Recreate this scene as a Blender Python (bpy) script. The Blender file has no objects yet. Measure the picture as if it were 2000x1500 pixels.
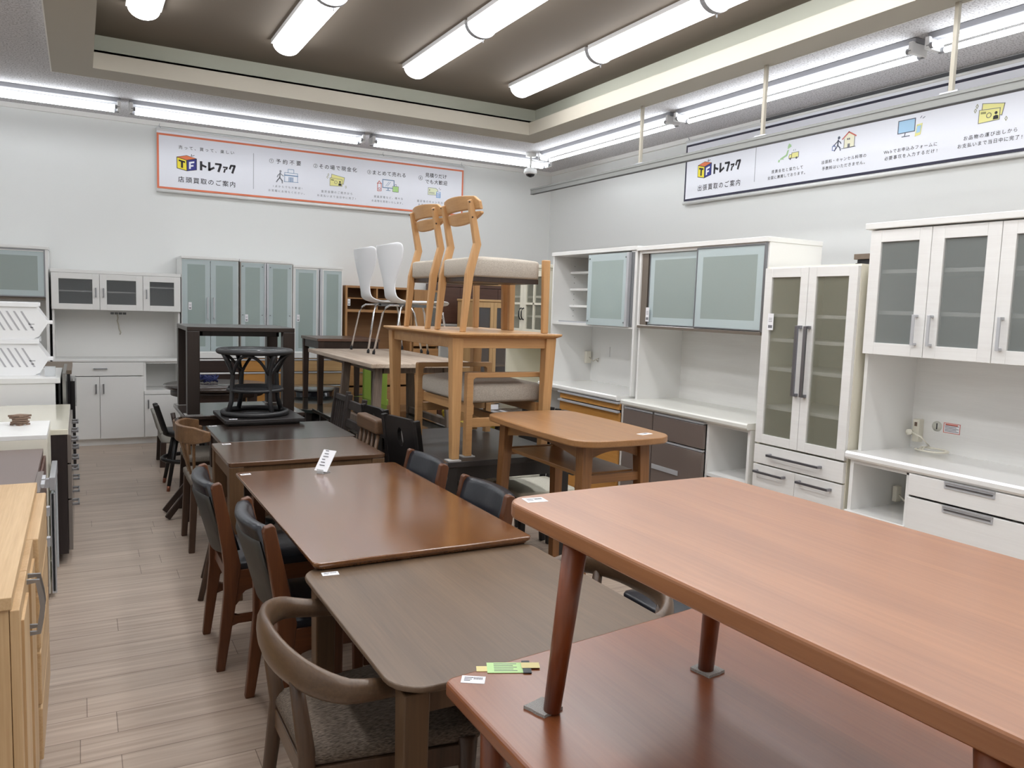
import bpy, bmesh, math, random
from mathutils import Vector, Matrix
random.seed(7)
PI = math.pi
SC = bpy.context.scene
COL = SC.collection

# ------------------------------------------------------------------ camera, world, exposure
def make_camera():
    yaw, pitch, roll, f = 0.502543317, 0.0978314456, -0.0337881333, 1539.55241
    cy, sy = math.cos(yaw), math.sin(yaw)
    fw = Vector((sy * math.cos(pitch), cy * math.cos(pitch), -math.sin(pitch)))
    r = Vector((cy, -sy, 0)); d = fw.cross(r)
    cr, sr = math.cos(roll), math.sin(roll)
    right = r * cr + d * sr; down = d * cr - r * sr
    m = Matrix((right, -down, -fw)).transposed().to_4x4()
    m.translation = (0, 0, 1.5)
    c = bpy.data.cameras.new('camera'); o = bpy.data.objects.new('camera', c)
    c.sensor_width = 36; c.lens = f * 36 / 2000; c.clip_start = 0.02
    o.matrix_world = m; COL.objects.link(o); SC.camera = o
make_camera()
w = bpy.data.worlds.new('world'); SC.world = w; w.use_nodes = True
w.node_tree.nodes['Background'].inputs[0].default_value = (0.8, 0.85, 0.9, 1)
w.node_tree.nodes['Background'].inputs[1].default_value = 0.05
SC.view_settings.view_transform = 'Standard'; SC.view_settings.look = 'None'
SC.view_settings.gamma = 1; SC.view_settings.use_curve_mapping = False
SC.view_settings.exposure = 1.1
LAMP_COFFER, LAMP_TUBE = 6.0, 5.0
SC.cycles.max_bounces = 10; SC.cycles.diffuse_bounces = 8; SC.cycles.glossy_bounces = 3
SC.cycles.transparent_max_bounces = 12; SC.cycles.sample_clamp_indirect = 6

# ------------------------------------------------------------------ materials
def lin(c):
    return tuple(((x / 255) / 12.92 if x / 255 <= 0.04045 else ((x / 255 + 0.055) / 1.055) ** 2.4) for x in c) + (1,)
MATS = {}
def mat(name, col, rough=0.5, metal=0.0, coat=0.0, spec=0.5, alpha=1.0, bump=0, bscale=200):
    if name in MATS: return MATS[name]
    m = bpy.data.materials.new(name); m.use_nodes = True; nt = m.node_tree
    p = nt.nodes['Principled BSDF']
    p.inputs['Base Color'].default_value = lin(col); p.inputs['Roughness'].default_value = rough
    p.inputs['Metallic'].default_value = metal; p.inputs['Coat Weight'].default_value = coat
    p.inputs['Coat Roughness'].default_value = 0.15
    p.inputs['Specular IOR Level'].default_value = spec; p.inputs['Alpha'].default_value = alpha
    if bump:
        tc = nt.nodes.new('ShaderNodeTexCoord'); n = nt.nodes.new('ShaderNodeTexNoise'); b = nt.nodes.new('ShaderNodeBump')
        n.inputs['Scale'].default_value = bscale; b.inputs['Strength'].default_value = bump; b.inputs['Distance'].default_value = 0.004
        nt.links.new(tc.outputs['Object'], n.inputs['Vector']); nt.links.new(n.outputs['Fac'], b.inputs['Height'])
        nt.links.new(b.outputs['Normal'], p.inputs['Normal'])
    MATS[name] = m; return m
def wood(name, c1, c2, axis='Y', rough=0.4, coat=0.0, sc=1.0, c3=None):
    key = name + '_' + axis
    if key in MATS: return MATS[key]
    m = bpy.data.materials.new(key); m.use_nodes = True; nt = m.node_tree; L = nt.links.new
    p = nt.nodes['Principled BSDF']; p.inputs['Roughness'].default_value = rough
    p.inputs['Coat Weight'].default_value = coat; p.inputs['Coat Roughness'].default_value = max(.1, rough * .8)
    tc = nt.nodes.new('ShaderNodeTexCoord'); mp = nt.nodes.new('ShaderNodeMapping')
    k = 14 * sc; s = [k, k, k]; s['XYZ'.index(axis)] = 1.1 * sc
    mp.inputs['Scale'].default_value = s
    L(tc.outputs['Object'], mp.inputs['Vector'])
    n = nt.nodes.new('ShaderNodeTexNoise'); n.inputs['Scale'].default_value = 1.0; n.inputs['Detail'].default_value = 6
    n.inputs['Roughness'].default_value = 0.62; n.inputs['Distortion'].default_value = 0.7
    L(mp.outputs['Vector'], n.inputs['Vector'])
    mp2 = nt.nodes.new('ShaderNodeMapping'); s2 = [170, 170, 170]; s2['XYZ'.index(axis)] = 5
    mp2.inputs['Scale'].default_value = s2; L(tc.outputs['Object'], mp2.inputs['Vector'])
    n2 = nt.nodes.new('ShaderNodeTexNoise'); n2.inputs['Scale'].default_value = 1.0; n2.inputs['Detail'].default_value = 3
    L(mp2.outputs['Vector'], n2.inputs['Vector'])
    r = nt.nodes.new('ShaderNodeValToRGB')
    r.color_ramp.elements[0].position = 0.34; r.color_ramp.elements[0].color = lin(c2)
    r.color_ramp.elements[1].position = 0.66; r.color_ramp.elements[1].color = lin(c1)
    if c3:
        e = r.color_ramp.elements.new(0.5); e.color = lin(c3)
    ma = nt.nodes.new('ShaderNodeMath'); ma.operation = 'MULTIPLY_ADD'
    ma.inputs[1].default_value = 0.35; L(n2.outputs['Fac'], ma.inputs[0])
    mb = nt.nodes.new('ShaderNodeMath'); mb.operation = 'MULTIPLY_ADD'; mb.inputs[1].default_value = 0.75; mb.inputs[2].default_value = -0.05
    L(n.outputs['Fac'], mb.inputs[0]); L(mb.outputs[0], ma.inputs[2])
    L(ma.outputs[0], r.inputs['Fac']); L(r.outputs['Color'], p.inputs['Base Color'])
    MATS[key] = m; return m
def fabric(name, c1, c2, sc=400, axis=None):
    if name in MATS: return MATS[name]
    m = bpy.data.materials.new(name); m.use_nodes = True; nt = m.node_tree; L = nt.links.new
    p = nt.nodes['Principled BSDF']; p.inputs['Roughness'].default_value = 0.95; p.inputs['Specular IOR Level'].default_value = 0.2
    tc = nt.nodes.new('ShaderNodeTexCoord'); mp = nt.nodes.new('ShaderNodeMapping')
    s = [sc, sc, sc]
    if axis: s['XYZ'.index(axis)] = sc * 0.18
    mp.inputs['Scale'].default_value = s; L(tc.outputs['Object'], mp.inputs['Vector'])
    n = nt.nodes.new('ShaderNodeTexNoise'); n.inputs['Scale'].default_value = 1; n.inputs['Detail'].default_value = 2
    L(mp.outputs['Vector'], n.inputs['Vector'])
    r = nt.nodes.new('ShaderNodeValToRGB'); r.color_ramp.elements[0].position = 0.3; r.color_ramp.elements[1].position = 0.7
    r.color_ramp.elements[0].color = lin(c2); r.color_ramp.elements[1].color = lin(c1)
    b = nt.nodes.new('ShaderNodeBump'); b.inputs['Strength'].default_value = 0.4; b.inputs['Distance'].default_value = 0.002
    L(n.outputs['Fac'], r.inputs['Fac']); L(r.outputs['Color'], p.inputs['Base Color'])
    L(n.outputs['Fac'], b.inputs['Height']); L(b.outputs['Normal'], p.inputs['Normal'])
    MATS[name] = m; return m
def emit(name, col, s):
    if name in MATS: return MATS[name]
    m = bpy.data.materials.new(name); m.use_nodes = True; nt = m.node_tree
    p = nt.nodes['Principled BSDF']; p.inputs['Base Color'].default_value = (0.8, 0.8, 0.8, 1)
    p.inputs['Emission Color'].default_value = lin(col); p.inputs['Emission Strength'].default_value = s
    MATS[name] = m; return m
def floor_mat():
    m = bpy.data.materials.new('plank_floor'); m.use_nodes = True; nt = m.node_tree; L = nt.links.new
    p = nt.nodes['Principled BSDF']; p.inputs['Roughness'].default_value = 0.38
    tc = nt.nodes.new('ShaderNodeTexCoord')
    br = nt.nodes.new('ShaderNodeTexBrick'); br.inputs['Scale'].default_value = 1
    br.inputs['Brick Width'].default_value = 0.92; br.inputs['Row Height'].default_value = 0.152
    br.inputs['Mortar Size'].default_value = 0.0014; br.inputs['Mortar Smooth'].default_value = 0.1
    br.offset = 0.0; br.offset_frequency = 2; br.squash = 1
    br.inputs['Color1'].default_value = lin((205, 191, 178)); br.inputs['Color2'].default_value = lin((192, 178, 165))
    br.inputs['Mortar'].default_value = lin((132, 118, 106)); br.inputs['Bias'].default_value = 0
    sx = nt.nodes.new('ShaderNodeSeparateXYZ'); L(tc.outputs['Object'], sx.inputs[0])
    dv = nt.nodes.new('ShaderNodeMath'); dv.operation = 'DIVIDE'; dv.inputs[1].default_value = 0.152; L(sx.outputs[1], dv.inputs[0])
    fl = nt.nodes.new('ShaderNodeMath'); fl.operation = 'FLOOR'; L(dv.outputs[0], fl.inputs[0])
    wn = nt.nodes.new('ShaderNodeTexWhiteNoise'); wn.noise_dimensions = '1D'; L(fl.outputs[0], wn.inputs['W'])
    ad = nt.nodes.new('ShaderNodeMath'); ad.operation = 'ADD'; L(sx.outputs[0], ad.inputs[0]); L(wn.outputs['Value'], ad.inputs[1])
    cx = nt.nodes.new('ShaderNodeCombineXYZ'); L(ad.outputs[0], cx.inputs[0]); L(sx.outputs[1], cx.inputs[1]); L(cx.outputs[0], br.inputs['Vector'])
    mp = nt.nodes.new('ShaderNodeMapping'); mp.inputs['Scale'].default_value = (1.6, 36, 1); L(tc.outputs['Object'], mp.inputs['Vector'])
    n = nt.nodes.new('ShaderNodeTexNoise'); n.inputs['Scale'].default_value = 1; n.inputs['Detail'].default_value = 6; n.inputs['Distortion'].default_value = 0.6
    L(mp.outputs['Vector'], n.inputs['Vector'])
    r = nt.nodes.new('ShaderNodeValToRGB'); r.color_ramp.elements[0].position = 0.32; r.color_ramp.elements[1].position = 0.7
    r.color_ramp.elements[0].color = lin((216, 207, 200)); r.color_ramp.elements[1].color = lin((252, 249, 245))
    L(n.outputs['Fac'], r.inputs['Fac'])
    mx = nt.nodes.new('ShaderNodeMix'); mx.data_type = 'RGBA'; mx.blend_type = 'MULTIPLY'; mx.inputs[0].default_value = 1
    L(br.outputs['Color'], mx.inputs[6]); L(r.outputs['Color'], mx.inputs[7]); L(mx.outputs[2], p.inputs['Base Color'])
    return m
def speckle_mat():
    m = bpy.data.materials.new('acoustic_tile'); m.use_nodes = True; nt = m.node_tree; L = nt.links.new
    p = nt.nodes['Principled BSDF']; p.inputs['Roughness'].default_value = 0.95
    tc = nt.nodes.new('ShaderNodeTexCoord'); n = nt.nodes.new('ShaderNodeTexNoise'); n.inputs['Scale'].default_value = 85; n.inputs['Detail'].default_value = 3
    L(tc.outputs['Object'], n.inputs['Vector'])
    r = nt.nodes.new('ShaderNodeValToRGB'); r.color_ramp.elements[0].position = 0.36; r.color_ramp.elements[1].position = 0.5
    r.color_ramp.elements[0].color = lin((150, 148, 150)); r.color_ramp.elements[1].color = lin((206, 204, 206))
    L(n.outputs['Fac'], r.inputs['Fac']); L(r.outputs['Color'], p.inputs['Base Color'])
    return m

WHITE = mat('white_laminate', (230, 230, 228), 0.35)
WHITE_GRAIN = wood('white_grain', (234, 234, 232), (227, 226, 224), 'X', 0.25, 0.5)
IVORY = mat('ivory_laminate', (226, 222, 208), 0.4)
CREAM = mat('cream_paint', (224, 220, 204), 0.45)
ALU = mat('aluminium', (196, 198, 202), 0.4, 0.35)
STEEL = mat('brushed_steel', (150, 152, 156), 0.35, 0.9)
CHROME = mat('chrome', (225, 225, 228), 0.08, 1.0)
BLACK = mat('black_metal', (22, 22, 24), 0.4)
RUBBER = mat('black_rubber', (28, 28, 30), 0.7)
PAPER = mat('white_paper', (236, 236, 240), 0.6)
INK = mat('black_ink', (48, 46, 50), 0.7)
GREYINK = mat('grey_print', (120, 120, 126), 0.7)
LEATHER = mat('black_leather', (32, 34, 40), 0.32, 0, 0.1, 0.5, 1, 0.15, 60)
VINYL = mat('grey_vinyl_back', (62, 62, 60), 0.6)
FELT = fabric('grey_felt', (186, 184, 180), (140, 138, 136), 500)
GLASS_FROST = mat('frosted_green_glass', (176, 192, 188), 0.14, 0, 0.3, 0.5, 0.72)
GLASS_BAND = mat('frosted_band', (190, 204, 206), 0.12, 0, 0.4, 0.5, 0.92)
GLASS_SLIDE = mat('frosted_slider_glass', (160, 172, 168), 0.14, 0, 0.4, 0.5, 0.9)
GLASS_DARK = mat('smoked_glass', (104, 108, 112), 0.06, 0, 0.4, 0.5, 0.32)
GLASS_OLIVE = mat('bronze_frosted_glass', (150, 150, 134), 0.3, 0, 0.1, 0.5, 0.36)
GLASS_GREY = mat('grey_frosted_glass', (146, 152, 150), 0.3, 0, 0.1, 0.5, 0.4)
GLASS_CLEAR = mat('clear_pane', (170, 172, 160), 0.05, 0, 0.3, 0.5, 0.18)
ACRYL = mat('clear_acrylic', (220, 224, 226), 0.1, 0, 0.3, 0.5, 0.45)

# ------------------------------------------------------------------ mesh collector
class B:
    def __init__(s, root=None):
        s.bm = bmesh.new(); s.o = Vector(root.location) if root is not None else Vector((0, 0, 0))
        s.mi = 0; s.smooth = False
    def v(s, p): return s.bm.verts.new(Vector(p) - s.o)
    def f(s, vs):
        try:
            fc = s.bm.faces.new(vs); fc.material_index = s.mi; fc.smooth = s.smooth; return fc
        except ValueError: return None
    def box(s, x0, x1, y0, y1, z0, z1):
        V = [s.v((x, y, z)) for z in (z0, z1) for y in (y0, y1) for x in (x0, x1)]
        for q in ((0, 2, 3, 1), (4, 5, 7, 6), (0, 1, 5, 4), (2, 6, 7, 3), (0, 4, 6, 2), (1, 3, 7, 5)): s.f([V[i] for i in q])
        return s
    def rings(s, R, closed=False, cap=True):
        V = [[s.v(p) for p in r] for r in R]; n = len(R[0]); m = len(R)
        for i in range(m if closed else m - 1):
            a, b = V[i], V[(i + 1) % m]
            for j in range(n): s.f([a[j], a[(j + 1) % n], b[(j + 1) % n], b[j]])
        if cap and not closed: s.f(V[0][::-1]); s.f(V[-1])
        return s
    def tube(s, pts, r, seg=10, closed=False, up=(0, 0, 1)):
        s.smooth = True; pts = [Vector(p) for p in pts]; m = len(pts); R = []
        for i, p in enumerate(pts):
            if closed: t = pts[(i + 1) % m] - pts[i - 1]
            else: t = pts[min(i + 1, m - 1)] - pts[max(i - 1, 0)]
            t.normalize(); u = Vector(up)
            if abs(t.dot(u)) > 0.95: u = Vector((0, 1, 0)) if abs(t.y) < 0.9 else Vector((1, 0, 0))
            a = t.cross(u).normalized(); b = a.cross(t)
            rr = r[i] if isinstance(r, (list, tuple)) else r
            R.append([p + a * (math.cos(2 * PI * k / seg) * rr) + b * (math.sin(2 * PI * k / seg) * rr) for k in range(seg)])
        s.rings(R, closed); s.smooth = False; return s
    def sweep(s, pts, sect, up=(0, 0, 1), closed=False, smooth=False):
        # sect: list per point of list of (side, up) offsets
        pts = [Vector(p) for p in pts]; m = len(pts); R = []; s.smooth = smooth
        for i, p in enumerate(pts):
            t = (pts[(i + 1) % m] - pts[i - 1]) if closed else pts[min(i + 1, m - 1)] - pts[max(i - 1, 0)]
            t.normalize(); u = Vector(up); a = t.cross(u).normalized(); b = a.cross(t)
            R.append([p + a * q[0] + b * q[1] for q in (sect[i] if isinstance(sect[0][0], (list, tuple)) else sect)])
        s.rings(R, closed); s.smooth = False; return s
    def bar(s, p0, p1, w0, d0, w1=None, d1=None):
        # upright-ish bar, rectangular section aligned with X (w) and Y (d)
        w1 = w0 if w1 is None else w1; d1 = d0 if d1 is None else d1; R = []
        for p, w, d in ((p0, w0, d0), (p1, w1, d1)):
            x, y, z = p; R.append([(x - w / 2, y - d / 2, z), (x + w / 2, y - d / 2, z), (x + w / 2, y + d / 2, z), (x - w / 2, y + d / 2, z)])
        return s.rings(R)
    def beam(s, p0, p1, w, h):
        q = [(-w / 2, -h / 2), (w / 2, -h / 2), (w / 2, h / 2), (-w / 2, h / 2)]
        return s.sweep([p0, p1], q)
    def prism(s, poly, a, b, ax='Z'):
        def P(q, h): return {'Z': (q[0], q[1], h), 'Y': (q[0], h, q[1]), 'X': (h, q[0], q[1])}[ax]
        return s.rings([[P(q, a) for q in poly], [P(q, b) for q in poly]])
    def lathe(s, prof, cx, cy, seg=40, cap=True):
        s.smooth = True
        s.rings([[(cx + r * math.cos(2 * PI * k / seg), cy + r * math.sin(2 * PI * k / seg), z) for k in range(seg)] for r, z in prof], cap=cap)
        s.smooth = False; return s
    def cushion(s, x0, x1, y0, y1, z0, z1, r=0.03, crown=0.012, n=10):
        # rounded soft block
        s.smooth = True; e = min(r * .45, .2 * (z1 - z0)); prof = [(r * 0.5, z0), (0.1 * r, z0 + .5 * e), (0, z0 + e), (0, z1 - e), (0.12 * r, z1 - .4 * e), (r * 0.5, z1), (r * 2.0, z1 + crown * 0.45)]
        R = [[(p[0], p[1], z) for p in rrect(x0 + i, x1 - i, y0 + i, y1 - i, max(0.004, r + 0.01 - i * 0.5), seg=5)] for i, z in prof]
        R.append([(p[0], p[1], z1 + crown) for p in rrect(x0 + r * 4, x1 - r * 4, y0 + r * 4, y1 - r * 4, r, seg=5)])
        s.rings(R); s.smooth = False; return s
    def build(s, name, m, parent=None, bevel=0.0, seg=2):
        bmesh.ops.recalc_face_normals(s.bm, faces=s.bm.faces)
        me = bpy.data.meshes.new(name); s.bm.to_mesh(me); s.bm.free()
        for k in (m if isinstance(m, (list, tuple)) else [m]): me.materials.append(k)
        o = bpy.data.objects.new(name, me); COL.objects.link(o)
        if parent is not None: o.parent = parent
        if bevel:
            b = o.modifiers.new('bevel', 'BEVEL'); b.width = bevel; b.segments = seg; b.limit_method = 'ANGLE'; b.angle_limit = 0.6; b.use_clamp_overlap = True
        return o
def rrect(x0, x1, y0, y1, r, seg=6, bx=0.0, by=0.0):
    P = []
    for cx, cy, a0 in ((x1 - r, y1 - r, 0), (x0 + r, y1 - r, 90), (x0 + r, y0 + r, 180), (x1 - r, y0 + r, 270)):
        for k in range(seg + 1):
            a = math.radians(a0 + 90 * k / seg); P.append([cx + r * math.cos(a), cy + r * math.sin(a)])
    if bx or by:
        Q = []
        n = len(P)
        for i in range(n):
            a, b = P[i], P[(i + 1) % n]; d = math.hypot(b[0] - a[0], b[1] - a[1]); k = 8 if d > 0.2 else 1
            for j in range(k): Q.append([a[0] + (b[0] - a[0]) * j / k, a[1] + (b[1] - a[1]) * j / k])
        mx, my, hx, hy = (x0 + x1) / 2, (y0 + y1) / 2, (x1 - x0) / 2, (y1 - y0) / 2
        for q in Q:
            u, v = (q[0] - mx) / hx, (q[1] - my) / hy
            q[0] += u * bx * (1 - v * v); q[1] += v * by * (1 - u * u)
        P = Q
    return P
def thing(name, label, cat, loc=(0, 0, 0), rz=0.0, group=None):
    o = bpy.data.objects.new(name, None); o.empty_display_size = 0.1; COL.objects.link(o)
    o.location = loc; o.rotation_euler = (0, 0, rz); o['label'] = label; o['category'] = cat
    if group: o['group'] = group
    return o
def tag(o, label, cat, group=None):
    o['label'] = label; o['category'] = cat
    if group: o['group'] = group
    return o
def struct(name, b, m, bevel=0):
    o = b.build(name, m, None, bevel); o['kind'] = 'structure'; return o
def dup(root, loc, rz, label, group=None):
    def cp(o, par):
        c = o.copy(); COL.objects.link(c)
        if par is not None: c.parent = par
        for ch in o.children: cp(ch, c)
        return c
    r = cp(root, None); r.location = loc; r.rotation_euler = (0, 0, rz); r['label'] = label
    if group: r['group'] = group
    return r
def LB(): return B()     # collector in a thing's own coordinates

# ------------------------------------------------------------------ the room
XW, YW, ZC = 5.49, 9.1, 3.27
struct('floor', B().box(-3.3, XW + .1, -3.2, YW + .1, -0.1, 0), floor_mat())
wallm = mat('white_wallpaper', (225, 226, 224), 0.9, bump=0.12, bscale=300)
struct('wall_back', B().box(-3.3, XW + .1, YW, YW + .1, 0, 3.6), wallm)
struct('wall_right', B().box(XW, XW + .1, -3.2, YW, 0, 3.6), wallm)
struct('wall_left', B().box(-3.4, -3.3, -3.2, YW, 0, 3.6), wallm)
struct('wall_front', B().box(-3.3, XW, -3.3, -3.2, 0, 3.6), wallm)
HX0, HX1, HY0, HY1 = 0.06, 3.97, -2.0, 6.94
b = B()
b.box(-3.3, HX0, -3.2, YW, ZC, ZC + .05).box(HX1, XW, -3.2, YW, ZC, ZC + .05)
b.box(HX0, HX1, HY1, YW, ZC, ZC + .05).box(HX0, HX1, -3.2, HY0, ZC, ZC + .05)
struct('ceiling', b, speckle_mat())
taupe = mat('taupe_ceiling_paint', (116, 106, 94), 0.8)
grn = mat('grey_green_paint', (186, 188, 174), 0.8)
b = B().box(HX0 - .1, HX1 + .1, HY0 - .1, HY1 + .1, 3.43, 3.48)
struct('ceiling', b, taupe)
b = B()
b.box(HX0 - .03, HX0, HY0, HY1, ZC, 3.43).box(HX1, HX1 + .03, HY0, HY1, ZC, 3.43)
b.box(HX0, HX1, HY1, HY1 + .03, ZC, 3.43).box(HX0, HX1, HY0 - .03, HY0, ZC, 3.43)
struct('trim_1', b, grn)
corn = mat('beige_cornice_paint', (174, 168, 155), 0.6)
ox0, ox1, oy0, oy1 = -0.155, 4.06, -2.2, 7.09
ix0, ix1, iy0, iy1 = 0.115, 3.83, -1.9, 6.80
b = B()
for (xa, xb, ya, yb) in ((ox0, ix0, oy0, oy1), (ix1, ox1, oy0, oy1), (ix0, ix1, iy1, oy1), (ix0, ix1, oy0, iy0)):
    b.box(xa, xb, ya, yb, 3.15, 3.268)
struct('trim_2', b, corn)
b = B(); t = .008
for (xa, xb, ya, yb) in ((ox0 - t, ox0, oy0, oy1 + t), (ox1, ox1 + t, oy0, oy1 + t), (ox0, ox1, oy1, oy1 + t)):
    b.box(xa, xb, ya, yb, 3.148, 3.268)
struct('trim_3', b, mat('white_trim', (226, 224, 220), 0.5))
struct('trim_4', B().box(-3.3, XW, YW - .03, YW, 3.225, ZC).box(XW - .03, XW, -3.2, YW - .03, 3.225, ZC), mat('white_trim', 0))
struct('trim_5', B().box(XW - .045, XW - .02, -3.0, 5.4, 3.235, 3.262), mat('dark_rail', (70, 70, 72), 0.5))
struct('baseboard_back', B().box(-3.3, XW, YW - .012, YW, 0, .07), mat('grey_base', (120, 114, 108), 0.6))
struct('baseboard_right', B().box(XW - .012, XW, -3.2, YW - .012, 0, .07), mat('grey_base', 0))

# ------------------------------------------------------------------ lamps
LENS = emit('lit_diffuser', (250, 251, 253), LAMP_COFFER)
TUBE = emit('lit_tube', (244, 250, 255), LAMP_TUBE)
LAMPW = mat('lamp_white', (225, 225, 225), 0.4)
LAMPG = mat('lamp_grey', (140, 140, 144), 0.4)
def coffer_light(x, y1, label, first):
    zc = 3.43; r = thing('ceiling_light', label, 'light', (x, y1, zc), 0, 'batten lights in the ceiling recess')
    n = 12; L = 1.19
    def arc(rad, zz, y): return [(rad * math.cos(PI + PI * k / n), y, zz + 0.75 * rad * math.sin(PI + PI * k / n)) for k in range(n + 1)]
    b = LB(); b.smooth = True
    b.rings([arc(.085, -.03, 0), arc(.1, -.03, -.02), arc(.1, -.03, -L + .02), arc(.085, -.03, -L)]); b.build('diffuser', LENS, r)
    LB().box(-.11, .11, -L, 0, -.03, 0).build('housing', LAMPW, r)
    if not first:
        b = LB(); b.rings([arc(.112, -.028, .035), arc(.112, -.028, -.005)]); b.build('joint_band', LAMPG, r)
        LB().tube([(.02, .015, -.11), (.02, .015, -.135)], .005, 8).build('pull_knob', LAMPG, r)
rows = ((0.41, 6.05, ('leftmost row', 'leftmost')), (1.40, 6.27, ('second row', 'second')), (2.44, 6.27, ('third row', 'third')), (3.42, 6.27, ('rightmost row', 'fourth')))
nth = ('far end', 'second', 'third', 'fourth', 'fifth')
for x, y, (rn, q) in rows:
    for k in range(6):  # nearest units lie out of view, added for more light in the room
        coffer_light(x, y - k * 1.23, 'lit batten lamp in ceiling recess, %s, %s unit from back' % (rn, ('first', 'second', 'third', 'fourth', 'fifth', 'sixth')[k]), k == 0)
def tube_light(p0, p1, label, off=0.058):
    # p0,p1 ends on the ceiling line
    r = thing('tube_light', label, 'light', p0, 0, 'bare tube lights along the ceiling edge')
    d = Vector(p1) - Vector(p0); n = Vector((-d.y, d.x, 0)).normalized(); u = d.normalized(); L = d.length
    def q(a, s, z): return tuple(u * a + n * s + Vector((0, 0, z)))
    b = LB(); b.sweep([q(0, 0, -.022), q(L, 0, -.022)], [(-.05, -.02), (.05, -.02), (.05, .02), (-.05, .02)]); b.build('housing', LAMPG, r, .004)
    for s, z in ((-off, -.085), (off, -.095)):
        LB().tube([q(.05, s, z), q(L - .05, s, z)], .017, 10).build('tube', TUBE, r)
        for a in (.012, L - .05):
            LB().tube([q(a, s, z), q(a + .038, s, z)], .018, 10).build('end_socket', LAMPG, r)
    for a in (.0, L - .03):
        b = LB(); b.sweep([q(a, 0, -.07), q(a + .03, 0, -.07)], [(-.075, -.035), (.075, -.035), (.075, .04), (-.075, .04)]); b.build('bracket', LAMPW, r, .004)
zt = ZC
for a, bb, lb in ((-1.95, .36, 'leftmost of the three along the back wall'), (.43, 2.66, 'above the left half of the orange banner'), (2.74, 4.95, 'at the back wall, ending by the room corner')):
    tube_light((a, 8.28, zt), (bb, 8.28, zt), 'twin tube light ' + lb)
for a, bb, lb in ((7.95, 5.68, 'nearest the room corner on the right'), (5.6, 3.32, 'middle one along the right wall'), (3.24, .95, 'nearest the viewer along the right wall')):
    tube_light((4.68, a, zt), (4.68, bb, zt), 'twin tube light ' + lb)
tube_light((4.68, .85, zt), (4.68, -1.4, zt), 'twin bare tube light on the right, beyond the picture edge')
for k, y in enumerate((6.5, 3.8, 1.1)):  # two unseen rows added as fill light for the cabinet niches
    for x, q in ((-1.2, 'nearer'), (-2.4, 'farther')): tube_light((x, y, zt), (x, y - 2.2, zt), 'added unseen fill tube light left of the recess, %s row, %s from the back' % (q, ('first', 'second', 'third')[k]))
# hanging rail with drop poles
r = thing('hanging_rail', 'long silver rail hung on thin poles in front of the right banner', 'rail', (4.03, 7.05, 2.66))
LB().box(-.02, .02, -7.3, 0, -.029, -.026).build('dark_slot', mat('dark_rail', 0), r)
LB().box(-.017, -.011, -7.3, 0, -.026, .028).box(.011, .017, -7.3, 0, -.026, .028).box(-.022, -.017, -7.3, 0, .012, .028).box(-.011, .011, -7.3, 0, .02, .024).build('rail', mat('rail_grey', (128, 129, 126), .5), r)
for y in (5.29, 3.97, 2.66, 1.35):
    dy = y - 7.05
    p = LB().box(-.011, .011, dy - .011, dy + .011, .035, .489).build('pole', mat('rail_pole_beige', (168, 162, 148), 0.5), r)
    LB().box(-.025, .025, dy - .05, dy + .05, .028, .036).build('clip', ALU, p)
# dome security camera
r = thing('security_camera', 'white dome security camera hanging from the ceiling in the corner', 'camera', (4.6, 8.1, ZC))
LB().lathe([(.055, -.045), (.06, -.04), (.06, 0)], 0, 0, 20).build('mount', WHITE, r)
LB().tube([(0, 0, -.04), (0, 0, -.17)], .012, 8).build('stem', WHITE, r)
LB().lathe([(.025, -.165), (.07, -.185), (.078, -.22), (.07, -.24), (.03, -.242)], 0, 0, 20).build('body', WHITE, r)
LB().lathe([(.012, -.275), (.042, -.262), (.055, -.24)], 0, 0, 20).build('lens_dome', mat('black_dome', (25, 25, 28), 0.1), r)
LB().tube([(.02 + .07 * math.sin(a), .03, -.12 + .05 * math.cos(a)) for a in [i * PI / 8 for i in range(15)]], .005, 6).build('cable', WHITE, r)

# ------------------------------------------------------------------ wall banners with lettering
BH = 0.56
GLYPH = {}
def glyph(c, bold):
    if c in '不①②③④': bold = 0.0
    k = (c, bold)
    if k not in GLYPH:
        cu = bpy.data.curves.new('txt', 'FONT'); cu.body = c; cu.resolution_u = 2; cu.offset = bold
        o = bpy.data.objects.new('txt', cu); COL.objects.link(o)
        me = bpy.data.meshes.new_from_object(o.evaluated_get(bpy.context.evaluated_depsgraph_get()))
        GLYPH[k] = ([tuple(v.co[:2]) for v in me.vertices], [tuple(p.vertices) for p in me.polygons])
        bpy.data.objects.remove(o); bpy.data.curves.remove(cu); bpy.data.meshes.remove(me)
    return GLYPH[k]
def lettering(parent, s, x0, z0, x1, z1, m, em=None, bold=0.0, name='lettering'):
    # one printed line: glyph cells spread evenly from x0 to x1 on the banner face
    W = x1 - x0; n = len(s)
    if em is None: em = 0.80 * W / n
    wid = [1.0 if ord(c) > 255 else .62 for c in s]; gap = (W - em * sum(wid)) / max(1, n - 1)
    V, F = [], []; x = 0.0
    for c, wd in zip(s, wid):
        P, Q = glyph(c, bold); o = len(V)
        lo = min(p[0] for p in P); hi = max(p[0] for p in P)
        off = 0.0 if wd == 1.0 else (wd - (hi - lo)) / 2 - lo
        for p in P:
            nx = x + (p[0] + off) * em; t = nx / W
            V.append((x0 + nx, -0.0022, z0 + (z1 - z0) * t + p[1] * em))
        F += [tuple(i + o for i in q) for q in Q]
        x += em * wd + gap
    me = bpy.data.meshes.new(name); me.from_pydata(V, [], F); me.materials.append(m)
    o = bpy.data.objects.new(name, me); COL.objects.link(o); o.parent = parent
    return o
def flat(parent, name, polys, m, d=0.002):
    # polygons on the banner face, in banner coordinates (x, z)
    b = LB()
    for P in polys:
        b.rings([[(x, -d, z) for x, z in P], [(x, -d + .0012, z) for x, z in P]])
    return b.build(name, m, parent)
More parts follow.
